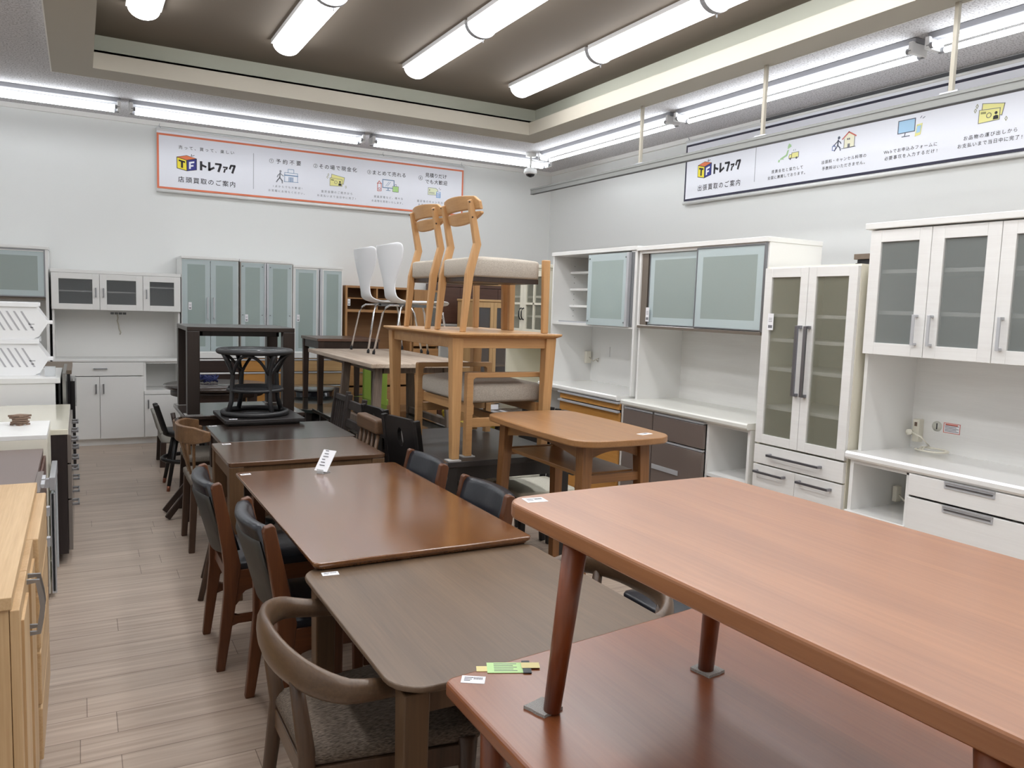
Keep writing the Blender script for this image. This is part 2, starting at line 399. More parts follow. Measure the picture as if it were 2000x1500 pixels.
def stroke(pts, w, closed=False):
    out = []; n = len(pts)
    for i in range(n if closed else n - 1):
        (ax, az), (bx, bz) = pts[i], pts[(i + 1) % n]; d = math.hypot(bx - ax, bz - az) or 1e-6
        nx, nz = -(bz - az) / d * w / 2, (bx - ax) / d * w / 2; ex, ez = (bx - ax) / d * w / 2, (bz - az) / d * w / 2
        out.append([(ax - ex + nx, az - ez + nz), (bx + ex + nx, bz + ez + nz), (bx + ex - nx, bz + ez - nz), (ax - ex - nx, az - ez - nz)])
    return out
def circ(cx, cz, r, n=14): return [(cx + r * math.cos(2 * PI * k / n), cz + r * math.sin(2 * PI * k / n)) for k in range(n)]
def rc(x0, z0, x1, z1): return [(x0, z0), (x1, z0), (x1, z1), (x0, z1)]
YEL = mat('print_yellow', (240, 222, 60), 0.6); ORA = mat('print_orange', (226, 120, 74), 0.6); BLU = mat('print_blue', (48, 52, 130), 0.6)
PYEL = mat('print_pale_yellow', (232, 226, 150), 0.6); PGRN = mat('print_pale_green', (176, 214, 140), 0.6); PBLU = mat('print_pale_blue', (170, 206, 232), 0.6)
BLUL = mat('print_steel_blue', (120, 146, 176), 0.6); PRED = mat('print_soft_red', (206, 110, 96), 0.6); BORO = mat('print_border_orange', (222, 122, 88), 0.6); BORN = mat('print_border_navy', (44, 42, 62), 0.6)
BANW = mat('banner_cloth', (232, 233, 240), 0.5)
def banner(loc, rz, label, border, L=3.475):
    r = thing('banner', label, 'banner', loc, rz)
    LB().box(0, L, -.001, .002, 0, BH + .03).build('sheet', BANW, r)
    w = .02
    flat(r, 'border', [rc(0, 0, L, w), rc(0, BH - w, L, BH), rc(0, w, w, BH - w), rc(L - w, w, L, BH - w)], border)
    LB().tube([(-.005, 0, -.02), (L + .005, 0, -.02)], .017, 10).build('bottom_rod', WHITE, r)
    LB().tube([(-.005, 0, BH + .035), (L + .005, 0, BH + .035)], .013, 10).build('top_rod', WHITE, r)
    for x in (.03, L * .36, L * .7, L - .03):
        LB().tube([(x, 0, BH + .04), (x + .008, -.004, BH + .055), (x - .006, -.004, BH + .07), (x, 0, BH + .09)], .003, 6).build('hook', STEEL, r)
    z = lambda t: t * BH
    # cube emblem and logotype
    P = lambda *q: [(x, z(t)) for x, t in q]
    flat(r, 'cube_emblem', [P((.188, .603), (.286, .648), (.385, .605), (.385, .395), (.287, .358), (.189, .393))], INK, .0016)
    flat(r, 'cube_emblem', [P((.194, .592), (.282, .553), (.284, .372), (.195, .402))], YEL, .0022)
    flat(r, 'cube_emblem', [P((.198, .602), (.285, .64), (.376, .606), (.286, .562))], ORA, .0022)
    flat(r, 'cube_emblem', [P((.29, .553), (.379, .594), (.379, .402), (.29, .37))], BLU, .0022)
    flat(r, 'cube_letter', [P((.208, .557), (.27, .533), (.27, .503), (.208, .528)), P((.23, .53), (.25, .522), (.25, .407), (.23, .413))], INK, .003)
    flat(r, 'cube_letter', [P((.308, .53), (.36, .552), (.36, .52), (.308, .497)), P((.308, .5), (.326, .505), (.326, .408), (.308, .402)), P((.326, .475), (.352, .485), (.352, .455), (.326, .447))], BANW, .003)
    flat(r, 'cube_emblem', [s for s in stroke(P((.335, .675), (.33, .64), (.34, .645)), .005)] + stroke(P((.345, .645), (.36, .66)), .005), INK)
    kx, kz = .373 / 445, .00084
    lg = [((578, 0), (578, 112), 28), ((585, 66), (640, 46), 25), ((675, 4), (675, 112), 28), ((672, 14), (736, 52), 25), ((744, 98), (822, 98), 24), ((815, 100), (784, 2), 27),
          ((840, 68), (898, 68), 19), ((890, 68), (878, 42), 18), ((866, 50), (852, 2), 20), ((940, 104), (920, 50), 22), ((936, 98), (992, 98), 23), ((984, 100), (952, 2), 26)]
    ps = []
    for (ax, az), (bx, bz), wd in lg:
        d = math.hypot(bx - ax, bz - az); ux, uz = (bx - ax) / d, (bz - az) / d; nx, nz = -uz * wd / 2, ux * wd / 2
        ps.append([(.412 + (px - 560) * kx, z(.40) + pz * kz) for px, pz in ((ax + nx, az + nz), (bx + nx, bz + nz), (bx - nx, bz - nz), (ax - nx, az - nz))])
    flat(r, 'logotype', ps, INK, .0022)
    flat(r, 'divider', [rc(.96, z(.15), .964, z(.83))], GREYINK)
    return r
bk = banner((.722, YW - .035, 2.597), 0, 'white banner with orange border and purchase guide lettering on the back wall', BORO)
z_ = lambda t: t * BH
for s, x0, a, x1, c in (('売って、買って、楽しい', .207, .755, .763, .765), ('店頭買取のご案内', .2, .155, .777, .155),
        ('①予約不要', 1.124, .69, 1.477, .70), ('1点からでも大歓迎!', 1.165, .228, 1.497, .235), ('お気軽にお持ちください。', 1.119, .14, 1.536, .138),
        ('②その場で現金化', 1.609, .69, 2.119, .70), ('査定金額のご提示から', 1.704, .22, 2.071, .228), ('お支払いまで当日中に完了!', 1.658, .134, 2.115, .135),
        ('③まとめて売れる', 2.237, .69, 2.723, .705), ('家具家電など、様々な', 2.327, .222, 2.689, .228), ('お品物を買取いたします。', 2.299, .135, 2.706, .136),
        ('④', 2.875, .688, 2.941, .688), ('見積りだけ', 2.966, .768, 3.252, .776), ('でも大歓迎', 2.966, .63, 3.26, .64),
        ('査定後のキャンセルも', 2.867, .22, 3.247, .23), ('お気軽にどうぞ。', 2.882, .142, 3.194, .142)):
    big = s in ('店頭買取のご案内',) or s[0] in '①②③④見で'
    em = (.056 if s[0] in '①②③見で' else .064) if big else None
    lettering(bk, s, x0, z_(a), x1, z_(c), INK if big or s[0] == '売' else GREYINK, em, .008 if big else .004)
def S(*q): return [(x, z_(t)) for x, t in q]
# walking person and shop
flat(bk, 'pictogram', [circ(1.25, z_(.545), .012)] + stroke(S((1.247, .51), (1.243, .42)), .014) + stroke(S((1.243, .42), (1.268, .37), (1.27, .325)), .012) + stroke(S((1.243, .42), (1.222, .375), (1.208, .335)), .012) + stroke(S((1.247, .505), (1.224, .465), (1.216, .43)), .009) + stroke(S((1.247, .505), (1.268, .475), (1.282, .46)), .009), mat('print_grey', (150, 152, 160), 0.6))
flat(bk, 'pictogram', stroke(S((1.296, .355), (1.296, .53), (1.438, .53), (1.438, .365)), .005) + stroke(S((1.29, .355), (1.445, .36)), .005) + stroke(S((1.333, .53), (1.333, .6), (1.396, .6), (1.396, .53)), .005) + stroke(S((1.296, .48), (1.438, .48)), .012) + [rc(1.34, z_(.36), 1.35, z_(.45)), rc(1.357, z_(.36), 1.372, z_(.45)), rc(1.379, z_(.36), 1.39, z_(.45))], BLUL)
def bills(r, dx, dz):
    q = lambda *p: [(x + dx, z_(t + dz)) for x, t in p]
    flat(r, 'pictogram', [q((1.822, .6), (1.974, .555), (1.96, .42), (1.81, .47))], PYEL, .0018)
    flat(r, 'pictogram', [q((1.803, .525), (1.945, .51), (1.945, .375), (1.803, .366))], PYEL, .0026)
    ln = stroke(q((1.803, .525), (1.945, .51), (1.945, .375), (1.803, .366)), .004, True) + stroke(q((1.822, .53), (1.822, .6), (1.974, .555), (1.96, .42), (1.95, .425)), .004)
    flat(r, 'pictogram', ln + stroke(circ(1.872 + dx, z_(.445 + dz), .016), .004, True), GREYINK, .0034)
    flat(r, 'pictogram', [circ(1.92 + dx, z_(.46 + dz), .01), q((1.902, .385), (1.938, .385), (1.936, .425), (1.92, .435), (1.904, .425))], INK, .0034)
    flat(r, 'pictogram', [q((1.815, .5), (1.85, .495), (1.85, .47), (1.815, .475))] + sum([stroke([(x + dx + a, z_(t + dz) + c) for a, c in ((0, .014), (.008, 0), (0, -.014), (-.008, 0))], .003, True) for x, t in ((1.775, .53), (1.785, .58), (1.99, .37))], []), mat('print_olive', (150, 146, 96), 0.6), .0034)
bills(bk, 0, 0)
# lamp, screen, bag
flat(bk, 'pictogram', stroke(S((2.432, .445), (2.432, .607), (2.572, .607), (2.572, .445)), .01, True) + stroke(S((2.5, .445), (2.5, .4)), .01) + [rc(2.475, z_(.385), 2.53, z_(.398))] + stroke(S((2.47, .48), (2.51, .57)), .004) + stroke(S((2.49, .48), (2.53, .57)), .004), BLUL)
flat(bk, 'pictogram', stroke(S((2.37, .365), (2.37, .52), (2.39, .57), (2.415, .52), (2.415, .37)), .007, True) + stroke(S((2.365, .52), (2.42, .52)), .007) + stroke(circ(2.392, z_(.41), .012), .005, True), PRED)
flat(bk, 'pictogram', [rc(2.557, z_(.375), 2.629, z_(.49))], PGRN, .003)
flat(bk, 'pictogram', stroke(S((2.557, .375), (2.557, .49), (2.629, .49), (2.629, .375)), .004, True) + stroke(S((2.58, .49), (2.583, .53), (2.6, .53), (2.605, .49)), .004), GREYINK, .004)
# paper and calculator
flat(bk, 'pictogram', [S((3.007, .395), (3.01, .545), (3.11, .545), (3.135, .51), (3.135, .4))], mat('print_cream', (228, 232, 200), .6), .002)
flat(bk, 'pictogram', stroke(S((3.007, .395), (3.01, .545), (3.11, .545), (3.135, .51), (3.135, .4)), .004, True) + stroke(S((3.02, .45), (3.09, .45)), .004) + stroke(S((3.02, .425), (3.09, .425)), .004) + [rc(3.022, z_(.48), 3.032, z_(.51))] + stroke(S((3.15, .54), (3.158, .56)), .004) + stroke(S((3.16, .52), (3.175, .53)), .004), GREYINK, .003)
flat(bk, 'pictogram', [rc(3.115, z_(.345), 3.172, z_(.475))], mat('print_sky', (110, 160, 210), .6), .0034)
flat(bk, 'pictogram', [rc(3.122, z_(.44), 3.165, z_(.465))] + [rc(3.122 + .015 * i, z_(.36 + .025 * j), 3.132 + .015 * i, z_(.376 + .025 * j)) for i in range(3) for j in range(3)], BANW, .0044)

rb = banner((XW - .035, 6.40, 2.63), -PI / 2, 'white banner with navy border and home visit guide lettering on the right wall', BORN)
for s, x0, a, x1, c in (('出張買取のご案内', .198, .155, .789, .14), ('提携会社と協力して', 1.165, .24, 1.518, .235), ('全国に展開しております。', 1.123, .148, 1.564, .146),
        ('出張料・キャンセル料等の', 1.708, .25, 2.141, .246), ('手数料はいただきません。', 1.718, .157, 2.151, .153), ('Webでお申込みフォームに', 2.3, .239, 2.73, .235),
        ('必要事項を入力するだけ!', 2.304, .152, 2.74, .15), ('お品物の運び出しから', 2.92, .24, 3.29, .24), ('お支払いまで当日中に完了!', 2.881, .152, 3.329, .148)):
    big = s == '出張買取のご案内'
    lettering(rb, s, x0, z_(a), x1, z_(c), INK, .064 if big else .032, .008)
flat(rb, 'pictogram', [S((1.233, .395), (1.25, .39), (1.255, .43), (1.237, .43)), S((1.26, .42), (1.29, .44), (1.335, .47), (1.35, .56), (1.332, .55), (1.32, .49), (1.275, .46), (1.255, .445)), S((1.335, .57), (1.375, .6), (1.37, .63), (1.348, .655), (1.335, .61)), S((1.275, .43), (1.29, .42), (1.297, .43), (1.285, .44))], mat('print_map_green', (166, 200, 150), .6))
flat(rb, 'pictogram', [rc(1.385, z_(.42), 1.46, z_(.5)), S((1.355, .42), (1.385, .42), (1.385, .48), (1.362, .48), (1.355, .455))], PYEL, .003)
flat(rb, 'pictogram', stroke(S((1.385, .42), (1.46, .42), (1.46, .5), (1.385, .5)), .004, True) + stroke(S((1.355, .42), (1.385, .42), (1.385, .48), (1.362, .48), (1.355, .455)), .004, True) + [circ(1.372, z_(.415), .01), circ(1.44, z_(.415), .01)] + stroke(S((1.4, .53), (1.405, .545)), .003) + stroke(S((1.42, .53), (1.425, .545)), .003), GREYINK, .004)
flat(rb, 'pictogram', [circ(1.868, z_(.585), .012)] + stroke(S((1.862, .55), (1.86, .48)), .012) + stroke(S((1.86, .48), (1.882, .44), (1.888, .405)), .009) + stroke(S((1.86, .48), (1.845, .44), (1.83, .41)), .009) + stroke(S((1.862, .545), (1.838, .51), (1.825, .49)), .008) + stroke(S((1.862, .545), (1.882, .52), (1.89, .5)), .008), mat('print_slate', (96, 100, 116), .6))
flat(rb, 'pictogram', stroke(S((1.808, .42), (1.808, .475), (1.838, .475), (1.838, .42)), .005, True) + stroke(S((1.816, .475), (1.816, .495), (1.83, .495), (1.83, .475)), .004), mat('print_bag_blue', (90, 110, 170), .6))
flat(rb, 'pictogram', [S((1.922, .42), (2.02, .425), (2.02, .575), (1.97, .635), (1.922, .565))], mat('print_house_cream', (236, 232, 206), .6), .002)
flat(rb, 'pictogram', stroke(S((1.905, .555), (1.962, .64), (2.03, .57)), .01), PRED, .003)
flat(rb, 'pictogram', stroke(S((1.922, .555), (1.922, .42), (2.02, .425), (2.02, .57)), .004) + stroke(S((1.9, .42), (2.03, .42)), .004) + [rc(1.95, z_(.53), 1.96, z_(.555)), rc(1.965, z_(.53), 1.975, z_(.555)), rc(1.957, z_(.422), 1.978, z_(.475))], GREYINK, .004)
flat(rb, 'pictogram', [rc(2.403, z_(.475), 2.535, z_(.635))], PBLU, .002)
flat(rb, 'pictogram', stroke(S((2.403, .475), (2.403, .64), (2.54, .64), (2.54, .475)), .006, True) + stroke(S((2.465, .475), (2.46, .43)), .006) + stroke(S((2.44, .425), (2.5, .425)), .006) + stroke(S((2.58, .63), (2.59, .65)), .004) + stroke(S((2.6, .62), (2.615, .635)), .004), mat('print_slate', 0), .003)
flat(rb, 'pictogram', [S((2.545, .4), (2.59, .415), (2.6, .56), (2.555, .55))], PYEL, .004)
flat(rb, 'pictogram', [S((2.555, .44), (2.585, .447), (2.592, .535), (2.56, .53))], PBLU, .005)
bills(rb, 1.215, .045)

# ------------------------------------------------------------------ cabinet kit (local: x to the right, y into the depth, z up; front at y=0)
def shell(p, name, x0, x1, y0, y1, z0, z1, m, t=.02, back=True, bottom=True, top=True):
    b = LB(); b.box(x0, x0 + t, y0, y1, z0, z1).box(x1 - t, x1, y0, y1, z0, z1)
    if top: b.box(x0 + t, x1 - t, y0, y1, z1 - t, z1)
    if bottom: b.box(x0 + t, x1 - t, y0, y1, z0, z0 + t)
    if back: b.box(x0 + t, x1 - t, y1 - .008, y1, z0 + (t if bottom else 0), z1 - (t if top else 0))
    return b.build(name, m, p, .0015)
def shelf(p, x0, x1, y0, y1, z, m, t=.018): return LB().box(x0, x1, y0, y1, z - t, z).build('shelf', m, p, .001)
def vhandle(p, x, z0, z1, y, m, w=.012, d=.03):
    b = LB(); b.box(x - w / 2, x + w / 2, y - d, y - d + .008, z0, z1).box(x - w / 2, x + w / 2, y - d + .008, y, z0, z0 + .012).box(x - w / 2, x + w / 2, y - d + .008, y, z1 - .012, z1)
    return b.build('handle', m, p, .002)
def hhandle(p, x0, x1, z, y, m, h=.012, d=.03):
    b = LB(); b.box(x0, x1, y - d, y - d + .008, z - h / 2, z + h / 2).box(x0, x0 + .014, y - d + .008, y, z - h / 2, z + h / 2).box(x1 - .014, x1, y - d + .008, y, z - h / 2, z + h / 2)
    return b.build('handle', m, p, .002)
def door(p, x0, x1, z0, z1, m, y=0, t=.02, g=.0015, name='door', bv=.002):
    return LB().box(x0 + g, x1 - g, y - t, y, z0 + g, z1 - g).build(name, m, p, bv)
def drawer(p, x0, x1, z0, z1, m, y=0, t=.02): return door(p, x0, x1, z0, z1, m, y, t, name='drawer')
def gdoor(p, x0, x1, z0, z1, fw, m, gm, y=0, t=.02, fh=None, g=.0015):
    fh = fw if fh is None else fh
    x0 += g; x1 -= g; z0 += g; z1 -= g
    b = LB(); b.box(x0, x0 + fw, y - t, y, z0, z1).box(x1 - fw, x1, y - t, y, z0, z1).box(x0 + fw, x1 - fw, y - t, y, z0, z0 + fh).box(x0 + fw, x1 - fw, y - t, y, z1 - fh, z1)
    d = b.build('door', m, p, .0015)
    LB().box(x0 + fw - .004, x1 - fw + .004, y - t * .6, y - t * .6 + .004, z0 + fh - .004, z1 - fh + .004).build('glass_pane', gm, d)
    return d
def banddoor(p, x0, x1, z0, z1, bw, y, frame=None, fm=None, glass=None):
    # glass door with a pale frosted band round a darker centre
    d = LB().box(x0 + bw, x1 - bw, y, y + .004, z0 + bw, z1 - bw).build('door', glass or GLASS_SLIDE, p)
    b = LB(); b.box(x0, x0 + bw, y, y + .004, z0, z1).box(x1 - bw, x1, y, y + .004, z0, z1).box(x0 + bw, x1 - bw, y, y + .004, z0, z0 + bw).box(x0 + bw, x1 - bw, y, y + .004, z1 - bw, z1)
    b.build('frosted_band', GLASS_BAND, d)
    if frame:
        f = frame; b = LB(); b.box(x0 - f, x0, y - .004, y + .012, z0 - f, z1 + f).box(x1, x1 + f, y - .004, y + .012, z0 - f, z1 + f).box(x0, x1, y - .004, y + .012, z0 - f, z0).box(x0, x1, y - .004, y + .012, z1, z1 + f)
        b.build('door_frame', fm, d, .001)
    return d
def price_tag(p, x, z, y, w=.03, h=.075):
    b = LB(); b.box(x - w / 2, x + w / 2, y - .002, y, z, z + h)
    b.mi = 1
    for k in range(3): b.box(x - w * .3, x + w * .3, y - .0026, y - .002, z + h * (.5 + .1 * k), z + h * (.53 + .1 * k))
    b.box(x - w * .35, x + w * .35, y - .0026, y - .002, z + h * .12, z + h * .3)
    return b.build('price_tag', [PAPER, GREYINK], p)
def vents(p, x, z, y, w=.15, h=.022):
    # row of pill-shaped cable slots in a back panel
    b = LB(); n = 4; c = w / n
    for k in range(n): b.box(x - w / 2 + k * c + .003, x - w / 2 + (k + 1) * c - .003, y - .004, y, z - h / 2, z + h / 2)
    return b.build('cable_slot', mat('slot_grey', (120, 121, 124), .6), p, .006)

# ------------------------------------------------------------------ cabinets along the back wall (fronts at y = 8.65)
FB = 8.65
LEDW = wood('wenge', (58, 42, 36), (44, 31, 27), 'X', 0.35, 0.1)
LEDWZ = wood('wenge', (58, 42, 36), (44, 31, 27), 'Z', 0.35, 0.1)
ORW = wood('amber_oak', (196, 142, 74), (178, 124, 58), 'X', 0.45)
LOAK = wood('pale_oak', (206, 170, 122), (188, 150, 102), 'X', 0.5)
LOAKZ = wood('pale_oak', (206, 170, 122), (188, 150, 102), 'Z', 0.5)
MOAK = wood('mid_oak', (178, 134, 88), (156, 114, 72), 'X', 0.5)
MOAKZ = wood('mid_oak', (178, 134, 88), (156, 114, 72), 'Z', 0.5)
TAUPE = mat('taupe_metal', (128, 118, 108), 0.4, 0.4)

def cab_sliding_far():
    r = thing('kitchen_cabinet', 'white kitchen cabinet with grey sliding glass at the far left edge', 'cabinet', (-1.36, FB, 0))
    w, d = 1.105, .44
    shell(r, 'body', 0, w, 0, d, 0, 1.885, WHITE, .024)
    LB().box(-.005, w + .005, -.01, d, 1.885, 1.912).build('top_board', WHITE, r, .002)
    shelf(r, .024, w - .024, .03, d - .01, 1.44, TAUPE, .03); shelf(r, .024, w - .024, .05, d - .01, 1.66, WHITE)
    banddoor(r, .03, .55, 1.45, 1.87, .05, .012, .01, STEEL, GLASS_SLIDE); banddoor(r, .53, w - .035, 1.45, 1.87, .05, .002, .012, STEEL, GLASS_SLIDE)
    LB().box(.024, w - .024, -.02, d - .01, .84, .87).build('countertop', WHITE, r, .003)
    drawer(r, .02, w - .02, .6, .83, WHITE); door(r, .02, .55, .08, .595, WHITE); door(r, .55, w - .02, .08, .595, WHITE)
cab_sliding_far()

def cab_white_cupboard():
    r = thing('cupboard', 'white cupboard with three small glass doors and an open middle shelf at back left', 'cupboard', (-.235, FB, 0))
    w, d = 1.13, .44
    shell(r, 'upper_body', .0, w, .001, d, 1.33, 1.682, WHITE, .02)
    LB().box(-.004, w + .004, -.012, d, 1.682, 1.712).build('top_board', WHITE, r, .002)
    for s in (.003, w - .021): LB().box(s, s + .018, .03, d, .856, 1.33).build('side_panel', WHITE, r)
    bp = LB().box(.02, w - .02, d - .05, d - .04, .856, 1.33).build('back_panel', WHITE, r)
    vents(r, .58, 1.295, d - .05, .15, .022)
    LB().tube([(.57, d - .054, 1.285), (.575, d - .06, 1.25), (.568, d - .06, 1.22), (.58, d - .06, 1.18), (.585, d - .06, 1.14), (.6, d - .06, 1.1), (.592, d - .06, 1.08)], .006, 6).build('power_cable', mat('beige_cable', (196, 190, 178), .5), r)
    hx = (.345, .447, .835)
    for k, (a, bb) in enumerate(((.0, .405), (.405, .785), (.785, 1.13))):
        dd = gdoor(r, a, bb, 1.332, 1.68, .06, WHITE, GLASS_DARK, 0, .02, .055)
        vhandle(dd, (.372, .438, .816)[k], 1.455, 1.545, -.02, STEEL)
        shelf(r, a + .02, bb - .02, .012, d - .06, 1.515 if k < 2 else 1.575, WHITE, .014)
    LB().box(-.002, w + .002, -.02, d, .83, .856).build('countertop', WHITE, r, .003)
    shell(r, 'lower_body', 0, .785, .001, d, .06, .83, WHITE, .02)
    shell(r, 'side_unit', .785, w, .001, d, .06, .83, WHITE, .02)
    dd = drawer(r, 0, .782, .69, .826, WHITE); hhandle(dd, .34, .46, .765, -.02, STEEL)
    for a, bb, hx in ((0, .392, .36), (.392, .782, .425)):
        dd = door(r, a, bb, .07, .686, WHITE); vhandle(dd, hx, .52, .615, -.02, STEEL)
    LB().box(.787, w - .002, -.018, d - .02, .5, .54).build('shelf', WHITE, r, .002)
    LB().box(.8, w - .02, d - .03, d - .02, .54, .81).build('back_panel', WHITE, r); vents(r, .95, .785, d - .03, .14, .018)
    dd = door(r, .787, w - .002, .07, .496, WHITE); vhandle(dd, .822, .36, .45, -.02, STEEL)
    LB().box(.01, w - .01, .03, d, 0, .06).build('plinth', WHITE, r)
cab_white_cupboard()

def cab_glass_tall(x0, w, h, label, kind):
    r = thing('glass_cupboard', label, 'cupboard', (x0, FB, 0))
    d = .44
    shell(r, 'upper_body', 0, w, .001, d, .925, h - .025, WHITE, .018)
    LB().box(-.003, w + .003, -.012, d, h - .025, h).build('top_board', WHITE, r, .002)
    zs = {0: (1.2, 1.5, 1.7), 1: (1.06, 1.23, 1.42, 1.62), 2: (1.0, 1.25, 1.55)}[kind]
    for z in zs: shelf(r, .02, w - .02, .06, d - .01, z, WHITE, .014)
    if kind == 0:
        for a, bb, hx in ((.004, w / 2, w / 2 - .03), (w / 2, w - .006, w / 2 + .03)):
            dd = banddoor(r, a + .002, bb - .002, .935, h - .032, .05, -.004, None, None, GLASS_FROST)
            vhandle(dd, hx, 1.27, 1.49, -.004, ALU, .012, .03)
        price_tag(r, .08, 1.36, -.006)
    elif kind == 1:
        for k, (a, bb) in enumerate(((.012, w * .46), (w * .54, w - .008))):
            dd = banddoor(r, a, bb, .935, h - .035, .045, -.004, None, None, GLASS_FROST)
            for zz in (1.32, h - .07):
                for xx in (a + .02, bb - .02): LB().tube([(xx, -.004, zz), (xx, -.011, zz)], .006, 8).build('knob', STEEL, dd)
            LB().box(*((bb, bb + .016) if k == 0 else (a - .02, a)), -.016, .012, .93, h - .03).build('door_grip', ALU, dd)
        LB().box(.0, .012, -.012, .02, .93, h - .03).build('stile', TAUPE, r)
        price_tag(r, .07, 1.25, -.007)
    else:
        for k, (a, bb) in enumerate(((.012, w * .46), (w * .58, w - .015))):
            dd = banddoor(r, a + .012, bb, .935, h - .045, .035, -.004, .012, WHITE, GLASS_FROST)
            LB().box(*((bb + .012, bb + .022) if k == 0 else (a - .018, a - .0)), -.014, .012, .925, h - .035).build('door_grip', ALU, dd)
        for xx in (.49, .53): LB().box(w * xx, w * xx + .012, -.01, .02, .925, h - .03).build('stile', ALU, r)
        price_tag(r, .055, 1.26, -.006)
    LB().box(-.004, w + .004, -.02, d, .865, .925).build('mid_board', WHITE, r, .004)
    lm = (LEDW, ORW, LOAK)[kind]
    shell(r, 'lower_body', 0, w, .001, d, .05, .865, (LEDW, ORW, LOAK)[kind], .018)
    zz = [.86, .72, .57, .33, .06]
    for k in range(4):
        cols = ((0, w),) if (kind != 2 or k == 0) else ((0, w * .5), (w * .5, w))
        for a, bb in cols:
            dd = drawer(r, a + .002, bb - .002, zz[k + 1], zz[k] - .022, lm)
            LB().box(a + .004, bb - .004, -.03, -.001, zz[k] - .021, zz[k] - .006).build('drawer_grip', ALU if kind else WHITE, dd, .001)
cab_glass_tall(.905, .553, 1.9, 'pale green glass cupboard with long bar handles and dark brown drawers below', 0)
cab_glass_tall(1.468, .545, 1.897, 'green glass cupboard with metal door grips and amber wood drawers behind the rattan table', 1)
cab_glass_tall(2.022, .545, 1.868, 'narrow two-door glass cupboard with pale oak drawers beside the open oak shelf', 2)

def cab_oak_open():
    r = thing('kitchen_board', 'brown oak open hutch with divided shelves behind the white chairs', 'cupboard', (2.6, FB, 0))
    w, d, h = .8, .43, 1.675
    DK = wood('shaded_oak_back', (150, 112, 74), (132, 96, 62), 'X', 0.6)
    shell(r, 'body', 0, w, 0, d, .8, h, MOAKZ, .025)
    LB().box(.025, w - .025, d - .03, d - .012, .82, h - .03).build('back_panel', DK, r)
    for z, t in ((1.41, .03), (1.54, .012)): shelf(r, .025, w - .025, .005, d - .03, z, MOAK, t)
    for x in (.36, .75): LB().box(x, x + .018, .006, d - .03, 1.41, h - .025).build('divider', MOAKZ, r)
    LB().box(-.005, w + .005, -.02, d, .8, .84).build('countertop', MOAK, r, .003)
    shell(r, 'lower_body', 0, w, .001, d, .03, .8, MOAKZ, .02)
    for k in range(3):
        for a in (0, w / 2):
            dd = drawer(r, a, a + w / 2, .05 + k * .25, .28 + k * .25, MOAK); hhandle(dd, a + .15, a + .25, .2 + k * .25, -.02, STEEL)
    price_tag(r, .04, 1.45, -.001)
    r2 = thing('oak_cupboard', 'narrow oak cupboard with metal handle and grey glass door behind the light chairs', 'cupboard', (3.41, FB, 0))
    w = .32
    shell(r2, 'body', 0, w, .02, d, .03, 1.66, MOAKZ, .02)
    dd = gdoor(r2, .19, w, 1.0, 1.655, .018, MOAKZ, GLASS_GREY); dd = door(r2, 0, .19, 1.0, 1.655, MOAKZ); vhandle(dd, .15, 1.35, 1.47, -.02, STEEL)
    for k in range(3): drawer(r2, 0, w, .05 + k * .31, .355 + k * .31, MOAK)
cab_oak_open()

def cab_brown():
    r = thing('brown_cupboard', 'dark brown wood cupboard with white open middle at the far back right', 'cupboard', (3.74, FB, 0))
    w, d, h = 1.02, .43, 1.745
    BR = wood('walnut_brown', (92, 62, 50), (74, 48, 38), 'X', 0.4, .1)
    BRZ = BR
    shell(r, 'upper_body', 0, w, .001, d, 1.27, h, BR, .02)
    for k in range(4):
        door(r, k * w / 4, (k + 1) * w / 4, 1.28, h - .04, BR)
    LB().box(-.003, w + .003, -.005, d, h - .035, h).build('top_board', BR, r)
    shell(r, 'open_middle', 0, w, .001, d, .82, 1.27, WHITE, .02)
    LB().box(-.004, w + .004, -.02, d, .79, .82).build('countertop', WHITE, r, .003)
    shell(r, 'lower_body', 0, w, .001, d, .04, .79, BR, .02)
    for k in range(3):
        dd = drawer(r, 0, w, .05 + k * .245, .27 + k * .245, BR); LB().box(0, w, -.03, -.002, .27 + k * .245, .288 + k * .245).build('drawer_grip', ALU, dd)
    price_tag(r, .03, 1.33, -.022)
    b = thing('wooden_tray', 'pale wooden tray lying on top of the dark brown cupboard', 'tray', (4.43, 8.85, h))
    LB().box(-.19, .19, -.14, .14, 0, .012).build('base', LOAK, b)
    q = LB().box(-.19, .19, -.14, -.125, .012, .055).box(-.19, .19, .125, .14, .012, .055).box(-.19, -.175, -.125, .125, .012, .055).box(.175, .19, -.125, .125, .012, .055).build('rim', LOAK, b, .002)
    r = thing('oak_glass_cabinet', 'light oak cabinet with two dark glass doors in front of the dark brown cupboard', 'cabinet', (3.86, 8.0, 0))
    w, d, h = .52, .4, 1.62
    shell(r, 'body', 0, w, .001, d, .45, h - .06, LOAKZ, .02)
    LB().box(-.012, w + .012, -.02, d, h - .075, h - .05).build('top_board', LOAK, r, .004)
    for a, bb in ((0, w / 2), (w / 2, w)): gdoor(r, a, bb, .47, h - .08, .04, LOAKZ, GLASS_DARK, 0, .02, .06)
    for z in (1.18, .82): shelf(r, .02, w - .02, .06, d - .01, z, LOAK)
    shell(r, 'lower_body', 0, w, .001, d, .03, .45, LOAKZ, .02)
    for a, bb in ((0, w / 2), (w / 2, w)): door(r, a, bb, .05, .44, LOAKZ)
    price_tag(r, .05, 1.35, -.022, .03, .1)
cab_brown()

